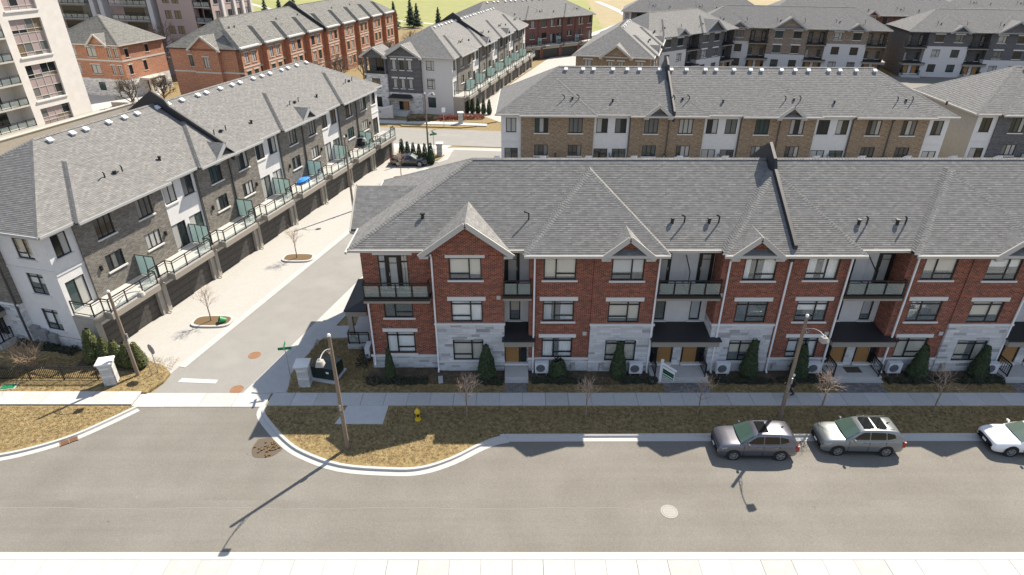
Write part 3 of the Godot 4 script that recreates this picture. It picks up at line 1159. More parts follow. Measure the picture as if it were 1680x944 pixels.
func garage_row(b: Node, p: Dictionary) -> void:
	# local x runs along the row, z = 0 is the wall above the decks, +z is the lane
	var xf := Transform3D()
	var near: bool = p.get("near", false)
	var mods: int = p.get("bricks", 4)
	var bm: String = p.brick
	var sm: String = p.get("stucco", "stucco")
	var trim: String = p.get("trim", "cream_trim")
	var end := 2.2 + 12.0 * mods - 4.0
	var total := end + 2.2
	var h := 9.15
	var xs := 0.0
	var spans := [[0.0, 2.2, false]]
	for i in mods:
		spans.append([2.2 + 12.0 * i, 10.2 + 12.0 * i, true])
		if i < mods - 1:
			spans.append([10.2 + 12.0 * i, 14.2 + 12.0 * i, false])
	spans.append([end, total, false])
	for s: Array in spans:
		var x0: float = s[0]
		var x1: float = s[1]
		var ws := []        # x, y, w, h, bars, trim
		if s[2]:
			for c: float in [x0 + 2.25, x0 + 6.0]:
				ws.append([c, 7.1, 1.5, 1.65, "3", true])
				ws.append([c, 4.55, 1.5, 1.25, "3", true])
		elif x1 - x0 > 3.0:
			for c: float in [x0 + 0.9, x0 + 2.95]:
				ws.append([c, 7.1, 1.25, 1.6, "2", true])
				ws.append([c, 3.2, 1.55, 2.15, "2", false])
		else:
			ws.append([(x0 + x1) / 2, 7.1, 1.15, 1.6, "2", true])
			ws.append([(x0 + x1) / 2, 3.2, 1.5, 2.15, "2", false])
		var holes := []
		for w: Array in ws:
			holes.append([w[0] - w[2] / 2, w[1], w[0] + w[2] / 2, w[1] + w[3]])
		var z := 0.16 if s[2] else 0.0
		wall(b, xf, x0, x1, 0.0, h, z, bm if s[2] else sm, holes, 0.16, 0.2 if s[2] else 0.0)
		for w: Array in ws:
			win(b, xf, w[0], w[1], w[2], w[3], z, w[4], false, 0.0, w[5], "", "white_trim" if near else "lintel")
		if not s[2] and x1 - x0 < 3.0:
			band(b, xf, x0, x1, 6.0, z, 0.14, 0.05, "white_trim")
		if s[2] and near:
			for c: float in [x0 + 0.9, x0 + 7.2]:
				part(b, "wall_lamp", boxm(0.14, 0.36, 0.16), "black", T(c, 5.0, z))
	# garages
	var units := int(total / 6.04)
	var uw := total / units
	var gh := []
	for k in units:
		gh.append([k * uw + 0.48, 0.0, k * uw + uw - 0.48, 2.25])
	wall(b, xf, 0.0, total, 0.0, 3.0, 1.79, p.get("garage", "beige_stucco"), gh, 0.3, 1.8, "garage_wall")
	for k in units:
		var gd := MB.new()
		for j in 4:
			gd.bx(-uw / 2 + 0.5, uw / 2 - 0.5, 0.02 + j * 0.56, 0.56 + j * 0.56, -0.06, 0.0)
			for i in 4:
				var px := -uw / 2 + 0.62 + i * (uw - 1.24) / 4
				gd.bx(px, px + (uw - 1.24) / 4 - 0.12, 0.1 + j * 0.56, 0.48 + j * 0.56, 0.0, 0.012)
		part(b, "garage_door", gd.mesh(), "garage_dark", T((k + 0.5) * uw, 0, 1.55))
		band(b, xf, k * uw + 0.4, k * uw + uw - 0.4, 2.25, 1.79, 0.22, 0.03, "cream_trim", "garage_lintel")
		var dk := Node3D.new()
		dk.name = "deck"
		b.add_child(dk, true)
		var a := k * uw + 0.06
		var c := (k + 1) * uw - 0.06
		var fm := MB.new()
		fm.bx(a - 0.06, c + 0.06, 2.93, 3.14, 0.0 if not near else 0.17, 2.0)
		fm.bx(a + 0.75, c - 0.75, 2.93, 3.14, 2.0, 2.6)
		part(dk, "deck_floor", fm.mesh(), "deck_top")
		var fc := MB.new()
		fc.bx(a - 0.05, a + 0.72, 2.72, 3.05, 1.86, 2.04)
		fc.bx(c - 0.72, c + 0.05, 2.72, 3.05, 1.86, 2.04)
		fc.bx(a + 0.72, c - 0.72, 2.62, 3.05, 2.4, 2.64)
		fc.bx(a + 0.72, a + 0.9, 2.62, 3.05, 1.86, 2.4)
		fc.bx(c - 0.9, c - 0.72, 2.62, 3.05, 1.86, 2.4)
		part(dk, "deck_fascia", fc.mesh(), "taupe")
		railing(dk, [Vector2(a, 1.94), Vector2(a + 0.8, 1.94), Vector2(a + 0.8, 2.56), Vector2(c - 0.8, 2.56), Vector2(c - 0.8, 1.94), Vector2(c, 1.94)] if k > 0 else [Vector2(a, 0.2), Vector2(a, 1.94), Vector2(a + 0.8, 1.94), Vector2(a + 0.8, 2.56), Vector2(c - 0.8, 2.56), Vector2(c - 0.8, 1.94), Vector2(c, 1.94)], 3.14, 1.02, 1.25, p.get("glass", near))
		if k > 0:
			screen(dk, xf, k * uw, 0.22 if k % 2 else 0.05, 1.86, 3.14, 1.75, 2 if k % 2 else 3)
	if near:
		for k in range(1, units):
			downspout(b, xf, k * uw, 1.8, 2.9, 0.1, "taupe")
	for i in mods - 1:
		downspout(b, xf, 14.1 + 12.0 * i, 0.02, 9.1, 3.2, "pipe_dark")
		downspout(b, xf, 18.3 + 12.0 * i, 0.16, 9.1, 3.2, "pipe_dark")
	# other sides
	wall(b, T(total, 0, 0, 90), 0.0, 12.2, 0, h, 0, sm)
	wall(b, T(0, 0, -12.2, 180), -total, 0, 0, h, 0, bm, [], 0.1, 0.0, "rear_wall")
	if not p.get("own_end", false):
		var hs := [[-3.0, 7.1, -1.6, 8.6], [-3.0, 4.2, -1.6, 5.8], [-7.5, 7.1, -6.1, 8.6], [-7.5, 4.2, -6.1, 5.8]] if p.get("end_windows", true) else []
		wall(b, T(0, 0, 0, -90), -12.2, 0, 0, h, 0, p.get("end", sm), hs)
		for q: Array in hs:
			win(b, T(0, 0, 0, -90), (q[0] + q[2]) / 2, q[1], 1.4, q[3] - q[1], 0, "L", false, 0.2, true)
	# roof
	var r := Roof.new()
	r.ye = 9.22
	r.zf = 0.55
	r.step = 0.145 if near else 0.29
	r.hipped(-0.55, total + 0.55, 7.0, 7.0)
	for s: Array in spans:
		if s[2]:
			var z := r.proj(s[0] - 0.2, s[1] + 0.2, 0.5, p.get("dp", 4.7))
			fascia(b, Vector3(s[0] - 0.24, 9.22, z + 0.06), Vector3(s[1] + 0.24, 9.22, z + 0.06), trim)
		else:
			fascia(b, Vector3(maxf(s[0], -0.6) - (0.55 if s[0] == 0.0 else -0.2), 9.22, r.zf + 0.06), Vector3(s[1] + (-0.2 if s[1] < total else 0.6), 9.22, r.zf + 0.06), trim)
	fascia(b, Vector3(-0.6, 9.22, 0.6), Vector3(-0.6, 9.22, -12.8), trim)
	fascia(b, Vector3(total + 0.6, 9.22, 0.6), Vector3(total + 0.6, 9.22, -12.8), trim)
	for x: float in p.get("gables", []):
		r.gable(x, 1.45, 1.05, 9.15, 1.2, 2.9)
		gable_front(b, xf, x, 1.45, 1.05, 9.16, 1.2, bm, trim, 0.5)
	finish_roof(b, r, p.get("shingle", "shingle"))
	for x: float in p.get("fire", []):
		fire_wall(b, r, x)
	var vz := -5.55
	for i in int(total / 1.72):
		var x := 7.2 + i * 1.72 + 0.3 * sin(i * 2.3)
		if x < total - 6.5:
			roof_vent(b, Vector3(x, r.top(vz) - 0.03, vz), 0.53)
	for i in mods:
		for q: Array in [[5.6, 0], [6.3, 1], [4.7, 1], [10.0, 0]]:
			var z := r.zf - 1.7
			vent_pipe(b, Vector3(2.2 + 12 * i + q[0], r.top(z) + (0.2 if q[0] < 8.0 else 0.0), z), q[1] == 1)


func left_row() -> void:
	var b := thing("townhouse_row", "grey brick and white row with roof decks above garages, left of the side street", "townhouse row", Vector3(-30.39, 0, -2.37), D_ROT)
	garage_row(b, {"brick": "grey_brick", "near": true, "own_end": true, "gables": [17.4, 31.0], "fire": [18.2], "dp": 4.4, "bricks": 4, "trim": "grey_trim"})
	var e := T(0, 0, 0, -90)
	wall(b, e, -4.1, 0, 1.0, 9.15, 0, "stucco", [[-2.65, 7.1, -1.25, 8.6], [-2.65, 4.4, -1.25, 6.0], [-2.65, 1.5, -1.25, 3.2]])
	stone_wall(b, e, -4.1, 0, 0, 1.0, 0.04, [])
	band(b, e, -4.1, 0.03, 6.25, 0.0, 0.16, 0.05, "white_trim")
	win(b, e, -1.95, 7.1, 1.4, 1.5, 0, "L", true, 0.0, true, "", "white_trim")
	win(b, e, -1.95, 4.4, 1.4, 1.6, 0, "LT", true, 0.0, true, "", "white_trim")
	win(b, e, -1.95, 1.5, 1.4, 1.7, 0, "LT", true, 0.0, true, "", "white_trim")
	wall(b, e, -9.5, -4.1, 3.4, 9.15, 0.35, "grey_brick", [[-7.6, 7.1, -6.2, 8.6], [-7.6, 4.4, -6.2, 5.9]], 0.16, 0.4)
	win(b, e, -6.9, 7.1, 1.4, 1.5, 0.35, "3", false)
	win(b, e, -6.9, 4.4, 1.4, 1.5, 0.35, "3", false)
	stone_wall(b, e, -9.5, -4.1, 0, 3.4, 0.35, [], 0.4)
	band(b, e, -9.5, -4.08, 3.34, 0.35, 0.13, 0.08)
	wall(b, e, -12.2, -9.5, 0, 9.15, 0.0, "stucco")
	downspout(b, e, -4.25, 0.36, 9.1, 0.2, "pipe_dark")
	awning(b, e, -8.6, -5.6, 0.35, 1.5, 2.9, 0.5)
	door(b, e, -7.3, 0.7, 0.95, 2.05, 0.42, "door_brown")
	win(b, e, -6.4, 0.7, 0.5, 2.05, 0.52, "1", false, 0.0, false, "glass_dark")
	var st := MB.new()
	st.bx(-8.6, -5.6, 0, 0.6, 0.39, 1.6)
	st.bx(-8.2, -6.0, 0, 0.4, 1.6, 2.0)
	part(b, "porch", st.mesh(), "concrete", e)
	var pr := Node3D.new()
	pr.name = "porch_rail"
	b.add_child(pr, true)
	railing(pr, [Vector2(-5.7, 0.5), Vector2(-5.7, 1.95)], 0.55, 0.95, 0.7, false, e)
	for i in 6:
		part(pr, "baluster", boxm(0.025, 0.85, 0.025), "frame_black", e * T(-5.7, 0.6, 0.6 + i * 0.22))
	# meters on the end wall
	for q: Array in [[-3.7, 0.9, .5], [-3.1, 0.7, .7], [-2.3, 0.45, .6]]:
		part(b, "meter_box", boxm(q[2], 0.75, 0.28), "grey_metal", e * T(q[0], q[1], 0.05))


func corner_row() -> void:   # across the far cross street
	var b := thing("townhouse_row", "grey townhouse row across the far street with gabled dark brick end and black entrance canopy", "townhouse row", Vector3(-9.72, 0, -71.28), D_ROT)
	garage_row(b, {"brick": "grey_brick", "own_end": true, "gables": [17.4, 31.0], "fire": [18.2], "dp": 4.4, "glass": true, "trim": "grey_trim"})
	var e := T(0, 0, 0, -90)
	wall(b, e, -5.3, 0, 0, 9.15, 0.0, "pale_block", [[-4.5, 7.1, -3.1, 8.6], [-4.5, 4.1, -3.1, 5.8], [-4.5, 1.1, -3.1, 2.8]])
	for y: float in [7.1, 4.1, 1.1]:
		win(b, e, -3.8, y, 1.4, 1.5 if y > 7 else 1.7, 0.0, "L" if y > 7 else "LT", false, 0.0, true, "glass_pale" if y > 3 else "glass_teal")
	var hs := []
	for x: float in [-10.0, -8.6, -7.2]:
		hs.append([x - 0.35, 7.05, x + 0.35, 8.6])
		hs.append([x - 0.35, 4.1, x + 0.35, 5.65])
	wall(b, e, -11.2, -5.3, 3.4, 9.15, 0.5, "dark_brick", hs, 0.16, 0.5)
	for x: float in [-10.0, -8.6, -7.2]:
		win(b, e, x, 7.05, 0.7, 1.55, 0.5, "1", false, 0.24, true, "glass_dark" if x == -8.6 else "glass_pale")
		win(b, e, x, 4.1, 0.7, 1.55, 0.5, "1", false, 0.24, true, "glass_pale")
	wall(b, e, -11.2, -5.3, 0, 3.4, 0.5, "limestone", [], 0.1, 0.5)
	awning(b, e, -11.0, -7.0, 0.5, 1.7, 2.75, 0.4)
	door(b, e, -8.35, 0.6, 0.95, 2.0, 0.55, "door_brown")
	win(b, e, -9.25, 0.6, 0.6, 2.0, 0.66, "1", false, 0.0, false, "glass_dark")
	var st := MB.new()
	for i in 4:
		st.bx(-10.2, -7.4, 0, 0.6 - i * 0.15, 0.52 if i == 0 else 1.6 + i * 0.3, 1.9 + i * 0.3)
	part(b, "porch", st.mesh(), "concrete", e)
	# stone bay with the open corner loggia on its top floor
	wall(b, e, -15.2, -11.2, 0, 6.3, 0.9, "limestone", [[-14.0, 3.9, -12.5, 5.6], [-14.0, 0.9, -12.5, 2.6]], 0.16, 1.2)
	win(b, e, -13.25, 3.9, 1.5, 1.7, 0.9, "LT", false, 0.0, true, "glass_tan")
	win(b, e, -13.25, 0.9, 1.5, 1.7, 0.9, "LT", false, 0.0, true, "glass_dark")
	wall(b, e, -15.2, -11.2, 6.3, 9.15, -0.9, "dark_brick", [[-13.9, 6.4, -12.4, 8.5]], 0.16)
	win(b, e, -13.15, 6.4, 1.5, 2.1, -0.9, "2", false, 0.0, false, "glass_dark")
	for x: float in [-15.0, -11.45]:
		part(b, "loggia_post", boxm(0.35, 2.85, 0.35), "dark_brick", e * T(x, 6.3, 0.5))
	band(b, e, -15.2, -11.2, 6.3, 0.75, 0.5, 0.06, "black", "loggia_rail")
	var g := Roof.new()
	g.step = 0.29
	g.gable(-8.25, 3.35, 1.15, 9.12, 1.95, 5.2)
	g.gable(-13.2, 2.35, 1.5, 9.12, 1.45, 4.2)
	finish_roof(b, g, "shingle", e)
	gable_front(b, e, -8.25, 3.35, 1.15, 9.14, 1.95, "dark_brick", "cream_trim", 0.55)
	gable_front(b, e, -13.2, 2.35, 1.5, 9.14, 1.45, "dark_brick", "cream_trim", 0.5)


func front_row(b: Node, bays: int, upper: String, low: String, back: String, start_recess := true) -> void:
	# the street side: eight metre bays, each under a gable, with recessed double entrances between them
	var xf := Transform3D()
	var x := 0.0
	var r := Roof.new()
	r.step = 0.29
	var total := bays * 12.0 + 3.8
	r.hipped(-0.6, total + 0.6, 7.0, 7.0)
	for i in bays + 1:
		recess(b, xf, x, x + 3.8, back, true)
		fascia(b, Vector3(x - 0.5, r.ye, r.zf + 0.06), Vector3(x + 4.2, r.ye, r.zf + 0.06), "grey_trim")
		x += 3.8
		if i == bays:
			break
		var split := 6.2
		var hs := []
		var hl := []
		for c: float in [x + 2.2, x + 6.0]:
			hs.append([c - 0.8, 7.05, c + 0.8, 8.5])
			hl.append([c - 0.8, 4.0, c + 0.8, 5.6])
			hl.append([c - 0.8, 1.0, c + 0.8, 2.6])
		if i % 2 == 1:
			split = 3.7
			hs.append_array([hl[0], hl[2]])
			hl = [hl[1], hl[3]]
		wall(b, xf, x, x + 8.2, split, 9.15, 0.0, upper, hs, 0.16, 1.5)
		wall(b, xf, x, x + 8.2, 0, split, 0.03, low, hl, 0.16, 1.5)
		for c: float in [x + 2.2, x + 6.0]:
			win(b, xf, c, 7.05, 1.6, 1.45, 0.0, "L", false, 0.24, true)
			win(b, xf, c, 4.0, 1.6, 1.6, 0.03, "LT", false, 0.24 if i % 2 else 0.0, true)
			win(b, xf, c, 1.0, 1.6, 1.6, 0.03, "LT", false, 0.0, true)
		var big: bool = i % 2 == 1
		r.proj(x - 0.2, x + 8.4, 0.5, 4.6)
		var hw := 3.4 if big else 1.9
		var gx := x + 4.1 if big else x + 5.6
		r.gable(gx, hw, 1.1, 9.12, hw * 0.66, hw * 1.2 + 1.0)
		gable_front(b, xf, gx, hw, 1.1, 9.14, hw * 0.66, upper, "grey_trim", 0.5)
		fascia(b, Vector3(x - 0.2, r.ye, 0.95), Vector3(x + 8.4, r.ye, 0.95), "grey_trim")
		for q: Array in [[1.5, 1], [2.2, 0], [7.2, 1]]:
			vent_pipe(b, Vector3(x + q[0], r.top(-1.2) + 0.2, -1.2), q[1] == 1)
		x += 8.2
	finish_roof(b, r, "shingle")
	wall(b, T(0, 0, 0, -90), -12.2, 0.0, 0, 9.15, 0, back)
	wall(b, T(total, 0, 0, 90), 0.0, 12.2, 0, 9.15, 0, back)
	wall(b, T(0, 0, -12.2, 180), -total, 0, 0, 9.15, 0, upper, [], 0.1, 0.0, "rear_wall")


func far_rows() -> void:
	var b := thing("townhouse_row", "tan brick and white stucco row rising behind the red row's roof", "townhouse row", Vector3(-1.2, 0, -34.5), -1.6)
	garage_row(b, {"brick": "tan_brick", "gables": [17.0, 31.2], "fire": [18.6], "dp": 4.9, "end_windows": false})
	b = thing("townhouse_row", "dark brick row with a plain stucco end wall at the photo's right edge", "townhouse row", Vector3(51.1, 0, -34.5), -1.6)
	garage_row(b, {"brick": "dark_brick", "dp": 4.9, "bricks": 2, "end": "beige_stucco", "end_windows": false})
	b = thing("townhouse_row", "short brown brick row with a gabled end, behind the tan row's left half", "townhouse row", Vector3(22.38, 0, -71.5), D_ROT)
	garage_row(b, {"brick": "brown_brick", "own_end": true, "bricks": 2, "gables": [6.0, 18.0], "dp": 4.4})
	var e := T(0, 0, 0, -90)
	wall(b, e, -12.2, 0, 0, 9.15, 0, "tan_brick", [[-10.8, 7.0, -9.6, 8.5], [-6.9, 7.0, -6.0, 8.4], [-5.2, 7.0, -4.3, 8.4], [-2.2, 7.0, -1.0, 8.5]])
	for q: Array in [[-10.2, 1.2], [-6.45, 0.9], [-4.75, 0.9], [-1.6, 1.2]]:
		win(b, e, q[0], 7.0, q[1], 1.5 if q[1] > 1 else 1.4, 0, "2", false, 0.2, true, "glass_pale")
	var g := Roof.new()
	g.step = 0.29
	g.gable(-5.5, 2.6, 1.0, 9.12, 1.9, 4.5)
	finish_roof(b, g, "shingle", e)
	gable_front(b, e, -5.5, 2.6, 1.0, 9.14, 1.9, "tan_brick", "cream_trim", 0.5)
	b = thing("townhouse_row", "grey and white row with gables and black balconies, angled behind the short brown row", "townhouse row", Vector3(26.4, 0, -94.6), 37.5)
	front_row(b, 2, "dark_brick", "pale_block", "dark_brick")
	b = thing("townhouse_row", "brown brick row with white stone lower floors, behind the tan row's right half", "townhouse row", Vector3(41.0, 0, -116.2), -13.2)
	front_row(b, 3, "brown_brick", "pale_block", "brown_brick")
	b = thing("townhouse_row", "dark grey brick row with white stone lower floors, upper right corner of the photo", "townhouse row", Vector3(84.0, 0, -106.7), -9.0)
	front_row(b, 3, "dark_brick", "pale_block", "dark_brick")
	b = thing("townhouse_row", "dark red brick row with black garages, behind the right end of the far grey row", "townhouse row", Vector3(-8.5, 0, -120.0), 36.0)
	garage_row(b, {"brick": "maroon_brick", "stucco": "maroon_brick", "garage": "maroon_brick", "bricks": 3, "dp": 4.4, "end": "maroon_brick"})
	b = thing("townhouse_row", "grey roofed row at the top edge above the grey and white gabled row", "townhouse row", Vector3(30.0, 0, -149.0), -12.0)
	garage_row(b, {"brick": "dark_brick", "bricks": 3, "gables": [18.0], "dp": 4.4})
	b = thing("townhouse_row", "grey roofed row with a small dark red gable at the top edge", "townhouse row", Vector3(67.0, 0, -142.0), -9.0)
	garage_row(b, {"brick": "maroon_brick", "bricks": 4, "gables": [25.0], "dp": 4.4})
	b = thing("townhouse_row", "farthest grey roofed row in the top right corner of the photo", "townhouse row", Vector3(122.0, 0, -158.0), -9.0)
	garage_row(b, {"brick": "dark_brick", "bricks": 4, "dp": 4.4})


# ---------------------------------------------------------------- older brick houses and apartment towers

func brick_row() -> void:
	var b := thing("townhouse_row", "orange brick townhouse row with white cornices, running back to the green field", "townhouse row", Vector3(-46.8, 0, -77.5), 76.8)
	var xf := Transform3D()
	var r := Roof.new()
	r.step = 0.29
	r.ye = 9.6
	r.zf = 0.3
	r.zm = -6.5
	r.zb = -13.3
	r.k = 0.62
	var n := 9
	var pitch := 7.6
	var total := n * pitch
	r.hipped(-0.4, total + 0.4, 6.5, 6.5)
	for i in n:
		var x := i * pitch
		var hs := []
		for c: float in [x + 1.35, x + 3.55]:
			for y: float in [1.0, 4.2, 7.2]:
				hs.append([c - 0.6, y, c + 0.6, y + 1.7])
		wall(b, xf, x, x + 4.9, 0, 9.9, 0.9, "orange_brick", hs, 0.16, 1.0)
		for q: Array in hs:
			win(b, xf, (q[0] + q[2]) / 2, q[1], 1.2, 1.7, 0.9, "2", false, 0.22, true, "glass_teal" if rng.randf() < 0.6 else "glass_pale", "cream_trim")
		wall(b, xf, x + 4.9, x + pitch, 0, 9.6, 0.0, "orange_brick", [[x + 5.6, 4.2, x + 6.8, 5.9]], 0.16)
		win(b, xf, x + 6.2, 4.2, 1.2, 1.7, 0.0, "2", false, 0.22, true, "glass_dark", "cream_trim")
		for y: float in [3.3, 6.5]:
			band(b, xf, x, x + 4.9, y, 0.9, 0.2, 0.06, "cream_trim", "brick_band")
		band(b, xf, x - 0.15, x + 5.05, 9.35, 0.9, 0.35, 0.16, "cream_trim", "cornice")
		band(b, xf, x - 0.3, x + 5.2, 9.7, 0.9, 0.25, 0.4, "white_trim", "cornice")
		r.proj(x - 0.3, x + 5.2, 1.0, 4.2, false)
		fascia(b, Vector3(x + 5.2, 9.6, 0.36), Vector3(x + pitch - 0.3, 9.6, 0.36), "cream_trim")
	finish_roof(b, r, "old_shingle")
	fire_wall(b, r, pitch * 4 - 0.3)
	for x: float in [5.0, 6.5, 20.0, 28.0, 43.0, 52.0]:
		vent_pipe(b, Vector3(x, r.top(-4.0), -4.0), false)
	var e := T(0, 0, 0, -90)
	wall(b, e, -13.0, 0.9, 0, 9.6, 0, "orange_brick", [[-6.0, 6.6, -5.0, 8.4], [-9.5, 6.6, -8.5, 8.4]])
	win(b, e, -5.5, 6.6, 1.0, 1.8, 0, "2", false, 0.2, true, "glass_pale", "cream_trim")
	win(b, e, -9.0, 6.6, 1.0, 1.8, 0, "2", false, 0.2, true, "glass_teal", "cream_trim")
	wall(b, e, -8.2, -3.2, 0, 9.6, 0.6, "orange_brick", [[-6.2, 6.4, -5.2, 8.2]], 0.16, 0.6)
	win(b, e, -5.7, 6.4, 1.0, 1.8, 0.6, "2", false, 0.2, true, "glass_pale", "cream_trim")
	band(b, e, -13.0, 0.9, 5.6, 0.0, 0.25, 0.06, "cream_trim", "brick_band")
	band(b, e, -8.25, -3.15, 5.6, 0.6, 0.25, 0.06, "cream_trim", "brick_band")
	var g := Roof.new()
	g.step = 0.29
	g.gable(-5.7, 3.0, 1.1, 9.5, 2.2, 5.0)
	finish_roof(b, g, "old_shingle", e)
	gable_front(b, e, -5.7, 3.0, 1.1, 9.52, 2.2, "orange_brick", "cream_trim", 0.5)
	wall(b, T(total, 0, 0, 90), -0.9, 13.0, 0, 9.6, 0, "orange_brick")
	wall(b, T(0, 0, -13.0, 180), -total, 0, 0, 9.6, 0, "orange_brick", [], 0.1, 0.0, "rear_wall")


func brick_house() -> void:
	var b := thing("brick_house", "orange brick house with white stone ground floor and hip roof, beside the white tower", "house", Vector3(-71.0, 0, -85.2), 74.8)
	var xf := Transform3D()
	var e := T(0, 0, 0, -90)
	var h := 9.2
	wall(b, xf, 0, 10.5, 3.2, h, 0, "orange_brick", [[1.0, 7.0, 1.8, 8.4], [5.9, 7.3, 6.7, 8.6], [1.0, 4.0, 1.8, 5.6], [4.6, 4.2, 5.4, 5.9]])
	for q: Array in [[1.4, 7.0, 1.4], [6.3, 7.3, 1.3], [1.4, 4.0, 1.6], [5.0, 4.2, 1.7]]:
		win(b, xf, q[0], q[1], 0.8, q[2], 0, "1", false, 0.2, true, "glass_dark", "cream_trim")
	wall(b, xf, 0, 10.5, 0, 3.2, 0.04, "limestone", [[8.2, 1.2, 9.0, 2.3]])
	win(b, xf, 8.6, 1.2, 0.8, 1.1, 0.04, "1", false, 0.0, true, "glass_dark")
	band(b, xf, 0, 10.5, 6.3, 0.0, 0.3, 0.06, "cream_trim", "brick_band")
	var po := MB.new()
	po.bx(3.0, 7.0, 2.7, 3.0, 0.04, 2.0)
	po.bx(2.8, 7.2, 3.0, 3.12, 0.04, 2.2)
	for x: float in [3.2, 6.5]:
		po.bx(x, x + 0.35, 0, 2.7, 1.5, 1.85)
	part(b, "portico", po.mesh(), "cream_trim")
	door(b, xf, 5.0, 0.1, 1.1, 2.2, 0.1, "door_brown")
	var hs := []
	for x: float in [-11.0, -6.5]:
		for y: float in [4.0, 7.0]:
			hs.append([x - 1.0, y, x + 1.0, y + 1.6])
	for y: float in [4.0, 7.0]:
		hs.append([-2.9, y, -2.1, y + 1.6])
		hs.append([-1.4, y, -0.6, y + 1.6])
	wall(b, e, -16.0, 0, 3.2, h, 0, "orange_brick", hs)
	for q: Array in hs:
		win(b, e, (q[0] + q[2]) / 2, q[1], q[2] - q[0], 1.6, 0, "2", false, 0.2, true, "glass_pale", "cream_trim")
	wall(b, e, -16.0, 0, 0, 3.2, 0.04, "limestone", [[-12, 1, -10.5, 2.5], [-7, 1, -5.5, 2.5], [-2.5, 1, -1.5, 2.5]])
	for x: float in [-11.25, -6.25]:
		win(b, e, x, 1.0, 1.5, 1.5, 0.04, "2", false, 0.0, true, "glass_teal")
	win(b, e, -2.0, 1.0, 1.0, 1.5, 0.04, "1", false, 0.0, true, "glass_teal")
	band(b, e, -16, 0.05, 6.3, 0.0, 0.3, 0.06, "cream_trim", "brick_band")
	wall(b, T(10.5, 0, 0, 90), 0, 16.0, 0, h, 0, "orange_brick")
	wall(b, T(0, 0, -16, 180), -10.5, 0, 0, h, 0, "orange_brick", [], 0.1, 0.0, "rear_wall")
	var r := Roof.new()
	r.step = 0.29
	r.ye = h + 0.05
	r.zf = 0.5
	r.zm = -8.0
	r.zb = -16.5
	r.k = 0.52
	r.hipped(-0.5, 11.0, 5.6, 5.6)
	finish_roof(b, r, "old_shingle")
	var g := Roof.new()
	g.step = 0.29
	g.gable(-4.2, 2.2, 0.9, h, 1.9, 4.5)
	finish_roof(b, g, "old_shingle", e)
	gable_front(b, e, -4.2, 2.2, 0.9, h + 0.02, 1.9, "orange_brick", "cream_trim", 0.5)
	fascia(b, Vector3(-0.55, h + .05, 0.55), Vector3(11.05, h + .05, 0.55), "cream_trim")
	fascia(b, Vector3(-0.55, h + .05, 0.55), Vector3(-0.55, h + .05, -16.5), "cream_trim")


